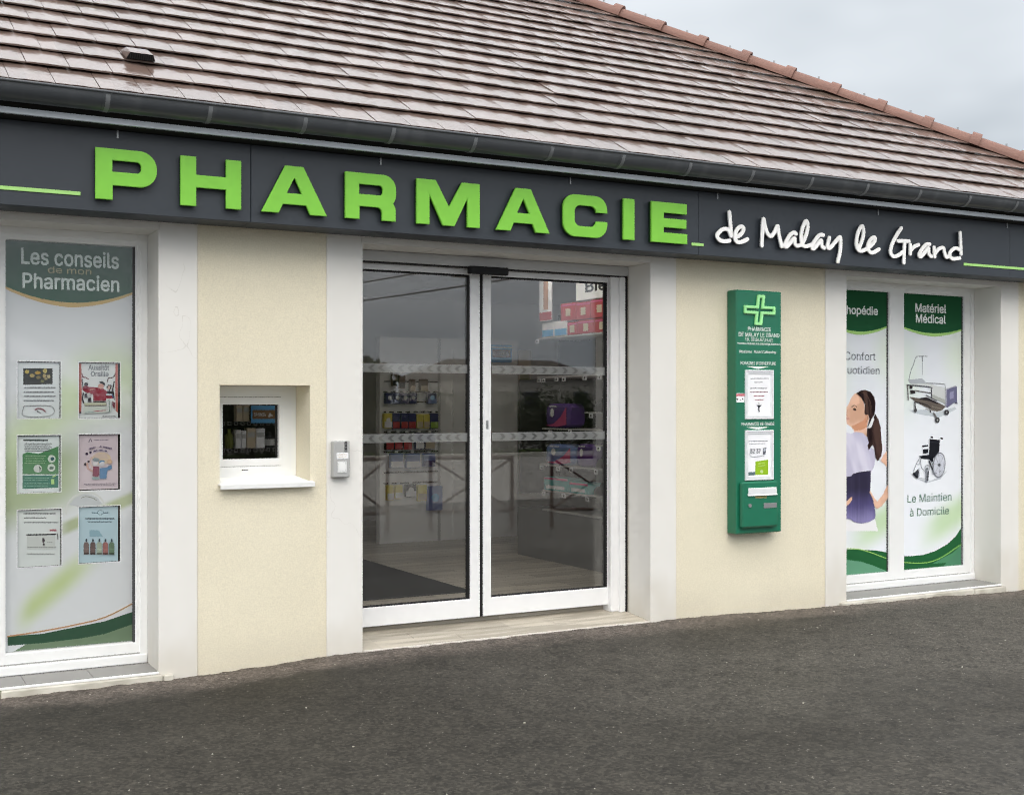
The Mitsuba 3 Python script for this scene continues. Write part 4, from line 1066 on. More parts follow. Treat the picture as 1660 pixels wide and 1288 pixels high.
  ('l',(134,126,140),0.0027,[(1.2157,1.2179),(1.2895,1.2152)]),
  ('p',(214,196,172),0,[(1.3024,1.1183),(1.3001,1.108),(1.2932,1.0989),(1.2825,1.0918),(1.269,1.0874),(1.2541,1.0861),(1.2393,1.0881),(1.2259,1.0931),(1.2153,1.1007),(1.2085,1.1101),(1.2062,1.1204),(1.2085,1.1305),(1.2153,1.1396),(1.2259,1.1468),(1.2393,1.1512),(1.2541,1.1526),(1.269,1.1507),(1.2825,1.1457),(1.2932,1.1381),(1.3001,1.1287)]),
  ('p',(208,190,176),0,[(1.2189,1.1433),(1.2766,1.1455),(1.2895,1.1186),(1.2157,1.1185)]),
  ('l',(214,190,184),0.0079,[(1.203,1.127),(1.1966,1.1007),(1.2078,1.0739)]),
  ('l',(204,168,160),0.0099,[(1.1807,1.0944),(1.1871,1.0678),(1.2109,1.054)]),
  ('p',(56,46,66),0,[(1.1861,1.1456),(1.1858,1.1436),(1.1848,1.1417),(1.1832,1.1403),(1.1813,1.1394),(1.1791,1.1391),(1.177,1.1395),(1.175,1.1405),(1.1735,1.142),(1.1725,1.1438),(1.1722,1.1459),(1.1725,1.1479),(1.1735,1.1497),(1.175,1.1512),(1.177,1.1521),(1.1791,1.1523),(1.1813,1.152),(1.1832,1.151),(1.1848,1.1495),(1.1858,1.1476)]),
  ('p',(52,44,70),0,[(1.2033,1.1525),(1.203,1.1503),(1.2022,1.1483),(1.2009,1.1467),(1.1993,1.1457),(1.1976,1.1454),(1.1958,1.1458),(1.1942,1.1468),(1.1929,1.1485),(1.1921,1.1505),(1.1918,1.1528),(1.1921,1.155),(1.1929,1.157),(1.1942,1.1586),(1.1958,1.1596),(1.1976,1.1599),(1.1993,1.1595),(1.2009,1.1585),(1.2022,1.1568),(1.203,1.1548)]),
  ('p',(56,46,60),0,[(1.1775,1.0912),(1.1772,1.089),(1.1763,1.087),(1.1749,1.0854),(1.1732,1.0844),(1.1712,1.0841),(1.1692,1.0845),(1.1675,1.0856),(1.1661,1.0872),(1.1652,1.0893),(1.1649,1.0915),(1.1652,1.0938),(1.1661,1.0958),(1.1675,1.0973),(1.1692,1.0983),(1.1712,1.0986),(1.1732,1.0982),(1.1749,1.0972),(1.1763,1.0955),(1.1772,1.0935)]),
  ('p',(64,54,64),0,[(1.195,1.1047),(1.1947,1.1031),(1.1938,1.1016),(1.1924,1.1005),(1.1906,1.0998),(1.1887,1.0996),(1.1867,1.0999),(1.1849,1.1007),(1.1835,1.1019),(1.1826,1.1034),(1.1823,1.105),(1.1826,1.1066),(1.1835,1.1081),(1.1849,1.1092),(1.1867,1.1099),(1.1887,1.1101),(1.1906,1.1098),(1.1924,1.1091),(1.1938,1.1078),(1.1947,1.1064)]),
  ('p',(212,210,212),0,[(1.2368,1.0965),(1.2361,1.092),(1.234,1.0879),(1.2307,1.0848),(1.2266,1.0828),(1.2221,1.0822),(1.2176,1.083),(1.2135,1.0852),(1.2102,1.0885),(1.2081,1.0926),(1.2074,1.0971),(1.2081,1.1016),(1.2102,1.1056),(1.2135,1.1088),(1.2176,1.1108),(1.2221,1.1114),(1.2266,1.1106),(1.2307,1.1084),(1.234,1.1051),(1.2361,1.101)]),
  ('p',(150,162,168),0,[(1.2426,1.1129),(1.2417,1.1097),(1.2393,1.1068),(1.2355,1.1045),(1.2306,1.1031),(1.2253,1.1027),(1.22,1.1033),(1.2152,1.105),(1.2114,1.1074),(1.2089,1.1104),(1.2081,1.1137),(1.2089,1.1169),(1.2114,1.1199),(1.2152,1.1221),(1.22,1.1235),(1.2253,1.1239),(1.2306,1.1233),(1.2355,1.1217),(1.2393,1.1193),(1.2417,1.1162)]),
  ('p',(206,208,214),0,[(1.2699,1.0907),(1.2692,1.0866),(1.2672,1.0829),(1.264,1.0801),(1.2601,1.0783),(1.2557,1.0777),(1.2514,1.0785),(1.2474,1.0805),(1.2443,1.0835),(1.2423,1.0872),(1.2416,1.0914),(1.2423,1.0955),(1.2443,1.0991),(1.2474,1.102),(1.2514,1.1038),(1.2557,1.1043),(1.2601,1.1036),(1.264,1.1016),(1.2672,1.0986),(1.2692,1.0948)]),
  ('l',(96,140,180),0.0066,[(1.2429,1.0996),(1.2541,1.1077),(1.267,1.1041)]),
  ('p',(134,70,92),0,[(1.2109,1.0788),(1.2413,1.0771),(1.2413,1.0332),(1.2317,1.0236),(1.2078,1.0292)]),
  ('p',(90,132,172),0,[(1.2445,1.0697),(1.2798,1.0721),(1.3024,1.0849),(1.3073,1.0648),(1.2831,1.0554),(1.2782,1.0122),(1.2429,1.0133)]),
  ('l',(90,132,172),0.012,[(1.2798,1.0655),(1.2998,1.0783)]),
  ('p',(206,176,150),0,[(1.3079,1.1015),(1.3073,1.0978),(1.3053,1.0945),(1.3023,1.0919),(1.2985,1.0903),(1.2944,1.0898),(1.2902,1.0905),(1.2864,1.0923),(1.2834,1.095),(1.2815,1.0984),(1.2808,1.1021),(1.2815,1.1058),(1.2834,1.1091),(1.2864,1.1117),(1.2902,1.1133),(1.2944,1.1138),(1.2985,1.1131),(1.3023,1.1113),(1.3053,1.1086),(1.3073,1.1052)]),
  ('p',(150,170,172),0,[(1.2062,1.0243),(1.2397,1.0217),(1.2397,1.01),(1.2062,1.011)]),
  ('l',(132,120,134),0.0026,[(1.1649,0.9891),(1.3283,0.9857)]),
  ('l',(132,120,134),0.002,[(1.1712,0.983),(1.3186,0.9793)]),
  ('l',(120,108,130),0.0073,[(1.1934,1.1719),(1.2189,1.1791)]),
  ('l',(120,108,130),0.0073,[(1.2461,1.182),(1.2509,1.1819)]),
  ('l',(120,108,130),0.0073,[(1.2638,1.1807),(1.3024,1.171)]),
  ('l',(70,66,110),0.0046,[(1.2125,1.1583),(1.2301,1.163)]),
  ('l',(70,66,110),0.0047,[(1.2413,1.1635),(1.2605,1.1618)]),
  ('l',(70,66,110),0.0047,[(1.2702,1.1606),(1.2798,1.1571)]),
 ],
 'n4': [
  ('l',(120,126,126),0.0071,[(0.8731,0.8465),(1.0223,0.8401)]),
  ('l',(120,126,126),0.0052,[(0.8731,0.8239),(0.9775,0.8192)]),
  ('l',(136,142,142),0.0052,[(0.8731,0.8013),(1.0363,0.7937)]),
  ('p',(170,100,110),0,[(0.996,0.7591),(1.027,0.7592),(1.0301,0.7476),(0.993,0.7527)]),
  ('l',(40,42,44),0.0065,[(0.8859,0.737),(1.0239,0.7332)]),
  ('p',(206,212,208),0,[(0.8859,0.7322),(1.0223,0.7267),(1.0239,0.6564),(0.8859,0.6643)]),
  ('p',(60,50,60),0,[(0.972,0.7049),(0.9717,0.7013),(0.9707,0.6981),(0.9692,0.6956),(0.9673,0.694),(0.9652,0.6936),(0.9632,0.6943),(0.9613,0.696),(0.9598,0.6987),(0.9588,0.702),(0.9585,0.7056),(0.9588,0.7092),(0.9598,0.7125),(0.9613,0.715),(0.9632,0.7165),(0.9652,0.717),(0.9673,0.7163),(0.9692,0.7145),(0.9707,0.7119),(0.9717,0.7086)]),
  ('p',(40,36,44),0,[(0.9723,0.6837),(0.972,0.6815),(0.9713,0.6796),(0.97,0.6781),(0.9685,0.6771),(0.9668,0.6769),(0.9651,0.6773),(0.9635,0.6784),(0.9623,0.6801),(0.9615,0.6821),(0.9613,0.6844),(0.9615,0.6865),(0.9623,0.6885),(0.9635,0.69),(0.9651,0.6909),(0.9668,0.6912),(0.9685,0.6908),(0.97,0.6897),(0.9713,0.688),(0.972,0.686)]),
  ('l',(150,154,152),0.0026,[(0.9837,0.6945),(1.0084,0.6948)]),
  ('l',(140,146,144),0.0032,[(0.8883,0.6738),(1.027,0.666)]),
  ('l',(140,146,144),0.0032,[(0.8859,0.64),(1.0192,0.6322)]),
  ('l',(130,134,134),0.0052,[(1.0332,0.7343),(1.0347,0.7081)]),
 ],
 'n5': [
  ('l',(110,136,146),0.0027,[(1.2654,0.835),(1.2646,0.8315),(1.2623,0.8285),(1.2587,0.8261),(1.2543,0.8247),(1.2493,0.8244),(1.2444,0.8251),(1.2399,0.8269),(1.2363,0.8296),(1.2341,0.8328),(1.2333,0.8364),(1.2341,0.8398),(1.2363,0.8429),(1.2399,0.8452),(1.2444,0.8466),(1.2493,0.847),(1.2543,0.8462),(1.2587,0.8444),(1.2623,0.8418),(1.2646,0.8385),(1.2654,0.835)]),
  ('l',(96,126,140),0.0053,[(1.2062,0.8365),(1.2349,0.8336)]),
  ('l',(96,126,140),0.0053,[(1.2605,0.8332),(1.2911,0.8329)]),
  ('l',(60,80,90),0.0059,[(1.1728,0.8072),(1.3186,0.8007)]),
  ('l',(90,112,122),0.004,[(1.1855,0.7901),(1.3057,0.7846)]),
  ('p',(150,184,196),0,[(1.1934,0.746),(1.2381,0.7438),(1.2605,0.7095),(1.1934,0.7113)]),
  ('p',(126,112,108),0,[(1.1636,0.6749),(1.1693,0.6845),(1.1852,0.6836),(1.1902,0.6734),(1.1902,0.6188),(1.1636,0.6204)]),
  ('l',(60,74,84),0.0086,[(1.1775,0.6972),(1.1775,0.69)]),
  ('p',(78,69,66),0,[(1.1649,0.6302),(1.1896,0.6288),(1.1896,0.6189),(1.1649,0.6203)]),
  ('p',(141,125,120),0,[(1.1655,0.6516),(1.189,0.6503),(1.189,0.642),(1.1655,0.6434)]),
  ('p',(110,94,92),0,[(1.196,0.6731),(1.2017,0.6827),(1.2176,0.6819),(1.2227,0.6716),(1.2227,0.6169),(1.196,0.6185)]),
  ('l',(60,74,84),0.0086,[(1.21,0.6955),(1.21,0.6882)]),
  ('p',(68,58,57),0,[(1.1972,0.6283),(1.2221,0.6269),(1.2221,0.6169),(1.1972,0.6184)]),
  ('p',(123,105,103),0,[(1.1979,0.6498),(1.2215,0.6485),(1.2215,0.6402),(1.1979,0.6415)]),
  ('p',(168,182,164),0,[(1.2285,0.6713),(1.2343,0.681),(1.2503,0.6801),(1.2554,0.6698),(1.2554,0.615),(1.2285,0.6166)]),
  ('l',(60,74,84),0.0086,[(1.2426,0.6938),(1.2426,0.6865)]),
  ('p',(104,112,101),0,[(1.2298,0.6264),(1.2548,0.625),(1.2548,0.615),(1.2298,0.6165)]),
  ('p',(188,203,183),0,[(1.2304,0.648),(1.2541,0.6466),(1.2541,0.6383),(1.2304,0.6397)]),
  ('p',(160,112,108),0,[(1.2593,0.6696),(1.265,0.6793),(1.2811,0.6784),(1.2863,0.6681),(1.2863,0.6131),(1.2593,0.6147)]),
  ('l',(60,74,84),0.0087,[(1.2734,0.6922),(1.2734,0.6848)]),
  ('p',(99,69,66),0,[(1.2605,0.6246),(1.2856,0.6232),(1.2856,0.6132),(1.2605,0.6147)]),
  ('p',(179,125,120),0,[(1.2612,0.6462),(1.285,0.6449),(1.285,0.6366),(1.2612,0.6379)]),
  ('p',(108,132,110),0,[(1.2908,0.6679),(1.2966,0.6776),(1.3128,0.6767),(1.318,0.6664),(1.318,0.6113),(1.2908,0.6129)]),
  ('l',(60,74,84),0.0087,[(1.305,0.6905),(1.305,0.6831)]),
  ('p',(66,81,68),0,[(1.2921,0.6228),(1.3173,0.6213),(1.3173,0.6113),(1.2921,0.6128)]),
  ('p',(120,147,123),0,[(1.2927,0.6444),(1.3167,0.6431),(1.3167,0.6347),(1.2927,0.6361)]),
 ],
 'hours': [
  ('l',(110,112,118),0.0049,[(5.2919,1.5724),(5.4423,1.5751)]),
  ('l',(110,112,118),0.0049,[(5.3233,1.5481),(5.3972,1.5488)]),
  ('l',(110,112,118),0.0053,[(5.2919,1.509),(5.4317,1.5099)]),
  ('l',(134,100,110),0.0053,[(5.2893,1.4837),(5.437,1.486)]),
  ('l',(150,90,100),0.0049,[(5.3181,1.458),(5.4078,1.4583)]),
  ('l',(150,90,100),0.0049,[(5.3312,1.4335),(5.3972,1.4336)]),
  ('p',(40,44,52),0,[(5.3391,1.3987),(5.3866,1.3986),(5.3707,1.3863),(5.3681,1.3802),(5.3575,1.3802),(5.3549,1.3884)]),
  ('l',(60,64,72),0.0049,[(5.3628,1.3802),(5.3628,1.3535)]),
  ('l',(60,64,72),0.0037,[(5.3602,1.4151),(5.3633,1.4007),(5.3549,1.3699),(5.3681,1.3596)]),
 ],
 'duty': [
  ('l',(120,126,134),0.0051,[(5.2771,1.1612),(5.4357,1.1618)]),
  ('l',(160,164,170),0.0043,[(5.2818,1.1445),(5.4169,1.1445)]),
  ('p',(150,190,50),0,[(5.3328,1.0277),(5.4404,1.0384),(5.4404,0.9399),(5.3309,0.94)]),
  ('p',(196,220,150),0,[(5.3981,0.9607),(5.3975,0.9571),(5.3956,0.9539),(5.3927,0.9514),(5.3891,0.9499),(5.385,0.9494),(5.381,0.9501),(5.3773,0.9518),(5.3744,0.9545),(5.3726,0.9578),(5.3719,0.9614),(5.3726,0.965),(5.3744,0.9681),(5.3773,0.9706),(5.381,0.9722),(5.385,0.9727),(5.3891,0.972),(5.3927,0.9702),(5.3956,0.9676),(5.3975,0.9643)]),
  ('p',(96,116,120),0,[(5.2716,0.959),(5.329,0.9603),(5.329,0.9386),(5.2716,0.9373)]),
  ('l',(196,222,140),0.0036,[(5.356,1.0126),(5.4122,1.0164)]),
  ('l',(196,222,140),0.0036,[(5.356,0.9981),(5.4169,1.0003)]),
  ('l',(110,116,124),0.0029,[(5.2938,1.1154),(5.2938,1.0611),(5.4075,1.0646)]),
  ('p',(96,100,110),0,[(5.3962,1.1136),(5.4244,1.1182),(5.4169,1.0731),(5.3962,1.0721)]),
  ('p',(200,206,214),0,[(5.4019,1.1098),(5.4188,1.1125),(5.415,1.095),(5.4,1.0939)]),
 ],
 'sticker': [
  ('p',(196,110,118),0,[(5.1724,1.4718),(5.2449,1.4741),(5.2449,1.4578),(5.1724,1.4564)]),
  ('p',(70,70,74),0,[(5.1894,1.4373),(5.1892,1.4356),(5.1885,1.434),(5.1873,1.4327),(5.1859,1.4319),(5.1843,1.4316),(5.1827,1.4319),(5.1812,1.4327),(5.1801,1.434),(5.1794,1.4356),(5.1791,1.4373),(5.1794,1.4391),(5.1801,1.4407),(5.1812,1.4419),(5.1827,1.4427),(5.1843,1.443),(5.1859,1.4427),(5.1873,1.4419),(5.1885,1.4407),(5.1892,1.4391)]),
  ('p',(70,70,74),0,[(5.2335,1.4386),(5.2332,1.4371),(5.2325,1.4358),(5.2314,1.4347),(5.2299,1.434),(5.2283,1.4337),(5.2267,1.434),(5.2252,1.4347),(5.2241,1.4357),(5.2234,1.4371),(5.2231,1.4386),(5.2234,1.4401),(5.2241,1.4415),(5.2252,1.4426),(5.2267,1.4433),(5.2283,1.4435),(5.2299,1.4433),(5.2314,1.4426),(5.2325,1.4415),(5.2332,1.4401)]),
  ('p',(110,100,100),0,[(5.2122,1.4313),(5.212,1.4301),(5.2113,1.4291),(5.2103,1.4283),(5.209,1.4278),(5.2076,1.4276),(5.2061,1.4278),(5.2048,1.4283),(5.2038,1.4291),(5.2031,1.4301),(5.2029,1.4313),(5.2031,1.4324),(5.2038,1.4334),(5.2048,1.4342),(5.2061,1.4347),(5.2076,1.4349),(5.209,1.4347),(5.2103,1.4342),(5.2113,1.4334),(5.212,1.4324)]),
 ],
}

for strokes in ART['script']:
    g = unary_union([LineString(smooth_line(st, 7)).buffer(.0126, 8) for st in strokes])
    k = add('script_letter', slab(g, -.260, .010), 'letter_white', S)
    add('letter_return', slab(g.buffer(-.0055), FY - .0003, .0245), 'anthracite', k)


# ------------------------------------------------------------------ flat printed art
def draw(items, y, parent, k=.92, step=.0003, clip=None, mirror=None, grow=1.0):
    """Printed shapes laid one on the other like ink on a poster; runs of one colour become one part."""
    runs = []
    for kind, col, w, pts in items:
        g = Polygon(pts) if kind == 'p' else LineString(pts if len(pts) < 3 else smooth_line(pts, 4)).buffer(w / 2 * grow, 4)
        if not g.is_valid: g = g.buffer(0)
        if clip is not None: g = g.intersection(clip)
        if g.is_empty or not polys(g): continue
        if runs and runs[-1][0] == col: runs[-1][1].append(g)
        else: runs.append([col, [g]])
    for i, (col, gs) in enumerate(runs):
        add('print', slab(unary_union(gs), y - step * i, step * .8), col if isinstance(col, str) else ink(col, k), parent)
    return y - step * len(runs)


def header(a, b, zlow, sag, y, parent, dark, rim, rim2=None):
    """The green head of a poster, its lower edge bowed, with a paler rim."""
    x = np.linspace(a, b, 25)
    t = (2 * (x - a) / (b - a) - 1)
    low = zlow + sag * t ** 2
    if rim2:
        add('print', slab(Polygon(list(zip(x, low - .034)) + [(b, 2.236), (a, 2.236)]), y + .0012, .0004), rim2, parent)
    add('print', slab(Polygon(list(zip(x, low - .025 + .012 * np.abs(t)))+ [(b, 2.236), (a, 2.236)]), y + .0006, .0004), rim, parent)
    add('print', slab(Polygon(list(zip(x, low)) + [(b, 2.237), (a, 2.237)]), y, .0004), dark, parent)


matte('head_green', (.020, .090, .040))
matte('head_green_left', (.010, .066, .032))
matte('rim_green', (.36, .60, .20))
matte('rim_ochre', (.48, .34, .13))
matte('text_white', (.82, .84, .83))
matte('text_pale', (.60, .66, .63))
matte('text_ochre', (.42, .36, .20))
matte('text_slate', (.11, .125, .145))
matte('text_green', (.08, .16, .12))
matte('shade_grey', (.45, .47, .48))


def poster(label, a, b, z_0, z_1, bg, group=None, y=.284):
    p = thing('window_poster', label, 'poster', group)
    add('sheet', box(a + .002, b - .002, y, y + .004, z_0 + .002, z_1 - .002), bg, p)
    return p


# right window, right pane: medical equipment
a, b = RP[1]
p = poster('tall printed window poster showing a hospital bed and a wheelchair', a, b, .157, 2.238, 'poster_right', None, .266)
header(a + .003, b - .003, 1.946, .042, .2640, p, 'head_green', 'rim_green')
add('lettering', cat([words('Matériel', 7.193, 7.525, 2.104, .063, .2632, True), words('Médical', 7.199, 7.520, 2.024, .062, .2632, True)]), 'text_white', p)
add('lettering', cat([words('Le Maintien', 7.113, 7.585, .662, .060, .2650), words('à Domicile', 7.138, 7.557, .558, .058, .2650)]), 'text_green', p)
cl = sbox(a + .003, .16, b - .003, 2.23)
draw(ART['swoosh_r'], .2650, p, .85, clip=cl)
draw(ART['bed'], .2650, p, .9, clip=cl)
draw(ART['chair'], .2650, p, .9, clip=cl)
# right window, left pane: a woman in a back belt
a, b = RP[0]
p = poster('tall printed window poster of a woman seen from behind wearing a dark back belt', a, b, .157, 2.238, 'poster_right', None, .266)
header(a + .003, b - .003, 1.938, .050, .2640, p, 'head_green', 'rim_green')
add('lettering', words('Orthopédie', 6.372, 6.806, 2.065, .058, .2632, True), 'text_white', p)
add('lettering', words('Confort', 6.480, 6.783, 1.728, .058, .2650), 'text_slate', p)
add('lettering', words('Quotidien', 6.437, 6.824, 1.627, .055, .2650), 'text_slate', p)
cl = sbox(a + .003, .16, b - .003, 2.23)
draw(ART['swoosh_l'], .2650, p, .85, clip=cl)
draw(ART['woman'], .2650, p, .93, step=.00028, clip=cl)

# left window: advice panel with cut-outs holding six notices
a, b = LP[1]
p = thing('window_poster', 'printed advice panel with a green head and six cut-outs for notices in the left window', 'poster')
holes = [[(.838, 1.048), (1.333, 1.624)], [(1.137, 1.347), (1.331, 1.624)], [(.838, 1.048), (.952, 1.246)], [(1.137, 1.347), (.954, 1.248)], [(.838, 1.052), (.572, .866)], [(1.137, 1.347), (.575, .870)]]
board = sbox(a + .002, .148, b - .002, 2.236)
for (x0, x1), (q0, q1) in holes: board = board.difference(sbox(x0, q0, x1, q1))
add('sheet', slab(board, .292, .006), 'poster_left', p)
add('backing', box(a + .002, b - .002, .306, .309, .148, 2.236), 'inner_dark', p)
cuts_ = unary_union([sbox(x0 - .004, q0 - .004, x1 + .004, q1 + .004) for (x0, x1), (q0, q1) in holes])
rims = unary_union([ring(x0 - .003, x1 + .003, q0 - .003, q1 + .003, .0032) for (x0, x1), (q0, q1) in holes])
add('cut_edge', slab(rims, .2858, .0005), 'print_white', p)
header(a + .003, b - .003, 1.932, .070, .2848, p, 'head_green_left', 'rim_ochre')
add('lettering', cat([words('Les conseils', .856, 1.340, 2.122, .078, .2838, True), words('Pharmacien', .862, 1.342, 2.000, .074, .2838, True)]), 'text_pale', p)
add('lettering', words('de mon', .985, 1.199, 2.081, .034, .2832, False), 'text_ochre', p)
cl = sbox(a + .003, .15, b - .003, 1.9).difference(cuts_)
draw(ART['mortar'], .2852, p, .75, clip=cl)
draw(ART['swoosh_left'], .2852, p, .75, clip=cl)
notice = [('white notice with a dark photo of yellow flowers, upper row, left window', 'n0', (.56, .60, .61)), ('illustrated notice with red curtains and a figure in red, upper row, left window', 'n1', (.53, .56, .56)),
          ('green notice with round white icons, middle row of the left window', 'n2', (.55, .60, .60)), ('pink notice with two cheering figures, middle row of the left window', 'n3', (.47, .41, .44)),
          ('white text notice with a black bar, lower row of the left window', 'n4', (.53, .57, .56)), ('pale blue notice with five pump bottles, lower row of the left window', 'n5', (.36, .48, .53))]
for ((x0, x1), (q0, q1)), (lab, nm, c) in zip(holes, notice):
    n = thing('paper_notice', lab, 'notice', 'A4 notices in the left window')
    matte('paper_' + nm, c)
    add('sheet', box(x0 + .002, x1 - (.0085 if nm in ('n1', 'n3', 'n5') else .004), .300, .302, q0 + .001 + (.004 if nm == 'n3' else 0), q1 - .004), 'paper_' + nm, n)
    draw(ART[nm], .2994, n, .72, clip=sbox(x0 + .004, q0 + .003, x1 - .009, q1 - .006))
    if nm == 'n1':
        add('lettering', cat([words('Aussitôt', 1.187, 1.293, 1.585, .026, .2990, True, .0003), words('Oreille', 1.200, 1.290, 1.551, .026, .2990, True, .0003)]), 'text_slate', n)

# ------------------------------------------------------------------ the green information panel and what hangs on it
I = thing('information_panel', 'tall green wall panel with a pale green cross and two framed sheets', 'sign')
PX0, PX1, PY, PZ0, PZ1 = 5.176, 5.560, -.098, .556, 2.152
add('body', box(PX0, PX1, PY, -.0005, PZ0, PZ1, .007), 'panel_green', I)
cx, cz, sh = 5.364, 2.024, .13


def skew(pts): return [(x + sh * (z - cz), z) for x, z in pts]


def cross(hw, hh, t):
    return Polygon(skew([(cx - t, cz + t * .82)] )+skew([(cx - t, cz + hh), (cx + t, cz + hh), (cx + t, cz + t * .82)]) + [(cx + hw, cz + t * .82), (cx + hw, cz - t * .82)] + skew([(cx + t, cz - t * .82), (cx + t, cz - hh), (cx - t, cz - hh), (cx - t, cz - t * .82)]) + [(cx - hw, cz - t * .82), (cx - hw, cz + t * .82)])


outer = cross(.126, .094, .026).buffer(.006, 4)
inner = cross(.112, .080, .0105)
k = add('cross', bevel_slab(outer.difference(inner), PY - .0045, .012, .003), 'neon_green', I)
tx = lambda s, x0, x1, z, h, bold=True: words(s, x0, x1, z, h, PY - .0003, bold, .0012)
add('lettering', cat([tx('PHARMACIE', 5.272, 5.466, 1.886, .026, False), tx('DE MALAY LE GRAND', 5.196, 5.540, 1.848, .027, False)]), 'text_white', I)
add('lettering', tx('Tél. 03.86.87.24.01', 5.247, 5.482, 1.819, .021, False), 'text_white', I)
add('lettering', tx('PHARMACIEDEMALAYLEGRAND@ORANGE.FR', 5.183, 5.551, 1.796, .012, False), 'text_white', I)
add('lettering', tx('Madame  Nouri Catherine', 5.203, 5.512, 1.741, .018, False), 'text_white', I)
add('lettering', tx("HORAIRES D'OUVERTURE", 5.209, 5.510, 1.664, .021, False), 'text_white', I)
add('lettering', tx('PHARMACIE DE GARDE', 5.219, 5.496, 1.264, .021, False), 'text_white', I)
for zt in (1.653, 1.254):
    add('arrow', slab(Polygon([(5.256, zt), (5.456, zt), (5.356, zt - .016)]), PY - .0003, .0012), 'text_white', I)
for q0, q1, nm in ((1.306, 1.630, 'hours'), (.905, 1.234, 'duty')):
    f = key_for('sheet_frame', I)
    g = ring(5.246, 5.487, q0, q1, .026)
    m = cat([bevel_slab(ring(5.246, 5.487, q0, q1, .013), PY - .0003, .012, .004), bevel_slab(ring(5.2595, 5.4735, q0 + .0135, q1 - .0135, .012), PY - .0003, .009, .0035)])
    scene[f] = mikit.ply(m, 'snap_frame')
    add('sheet', box(5.270, 5.463, PY - .0025, PY - .0004, q0 + .024, q1 - .024), 'paper', f)
    yy = draw(ART[nm], PY - .0029, f, .92, clip=sbox(5.274, q0 + .03, 5.459, q1 - .03))
    if nm == 'duty':
        add('lettering', words('32 37', 5.290, 5.376, 1.082, .030, yy - .0002, True, .0004), 'print_text', f)
k = add('sticker', slab(sbox(5.177, 1.416, 5.243, 1.476), PY - .0002, .0006), 'paper', I)
draw(ART['sticker'], PY - .0010, k, .95)

M = thing('mailbox', 'green letter box with a white flap on the lower end of the green panel', 'mailbox')
MX0, MX1, MY, MZ0, MZ1 = 5.196, 5.499, -.138, .598, .898
add('body', box(MX0, MX1, MY, PY - .0005, MZ0, MZ1, .010), 'panel_green', M)
add('flap', cat([box(5.240, 5.480, MY - .007, MY + .001, .820, .858, .003), hull([(x, y, z) for x in (5.238, 5.482) for y, z in ((MY + .0005, .822), (MY - .012, .808), (MY - .007, .806), (MY + .0005, .812))])]), 'snap_frame', M)
add('lettering', words('PHARMACIE', 5.303, 5.398, .789, .014, MY - .0003, True, .0008), 'rim_ochre', M)
add('name_plate', box(5.372, 5.482, MY - .003, MY - .0003, .722, .756, .001), 'steel', M)
lk = trimesh.creation.cylinder(radius=.0125, height=.008, sections=20)
lk.apply_transform(trimesh.transformations.rotation_matrix(math.pi / 2, [1, 0, 0]))
lk.apply_translation((5.254, MY - .003, .744))
add('lock', lk, 'steel', M, smooth=40)

# ------------------------------------------------------------------ the intercom beside the hatch
C = thing('intercom', 'small grey wall intercom with a white call button on the pier left of the door', 'intercom')
ix0, ix1, iz0, iz1 = 2.412, 2.509, 1.003, 1.203
add('housing', cat([box(ix0, ix1, -.052, -P - .0003, iz0, iz1, .005)]), 'intercom_grey', C)
add('lens_strip', box(ix0 + .066, ix0 + .080, -.0535, -.0515, iz1 - .060, iz1 - .004), 'black_plastic', C)
for i in range(3):
    add('lens', box(ix0 + .069, ix0 + .077, -.0545, -.0532, iz1 - .022 - .018 * i, iz1 - .012 - .018 * i), 'steel', C)
add('label_plate', box(ix0 + .020, ix0 + .088, -.0535, -.0515, iz1 - .098, iz1 - .064, .001), 'paper', C)
add('lettering', cat([words('SONNETTE DE NUIT', ix0 + .024, ix0 + .084, iz1 - .078, .006, -.0537, False, .0004), words('APPUYEZ ICI', ix0 + .030, ix0 + .076, iz1 - .091, .006, -.0537, False, .0004)]), 'rim_ochre', C)
add('button', cat([bevel_slab(ring(ix0 + .026, ix0 + .078, iz1 - .172, iz1 - .112, .004), -.0515, .004, .001), box(ix0 + .031, ix0 + .073, -.0548, -.0515, iz1 - .167, iz1 - .117, .002)]), 'white_pvc', C)

LAMP = (1.15, .48)
# ------------------------------------------------------------------ indoors
mt = thing('entrance_mat', 'dark grey entrance mat on the wooden floor behind the glass door', 'mat')
add('carpet', box(2.35, 3.96, 1.30, 3.45, .0855, .094, .003), 'mat_grey', mt)

F = 4.35
g = thing('display_wall', 'white slatted display wall with a plain door panel standing across the sales room', 'display')
add('panel', box(4.545, 6.03, F + .012, F + .10, .086, 2.04), 'inner_white', g)
for zz in (1.618, 1.520, 1.424, 1.330, 1.235, 1.141, .950, .756, .654):
    add('slat_rail', box(4.585, 5.148, F + .002, F + .012, zz - .004, zz + .006), 'inner_dark', g)
add('side_post', box(5.150, 5.172, F - .004, F + .0119, .086, 2.035), 'inner_grey', g)
add('door_panel', slab(ring(5.31, 5.64, .11, 1.945, .035), F + .0118, .014), 'inner_white', g)


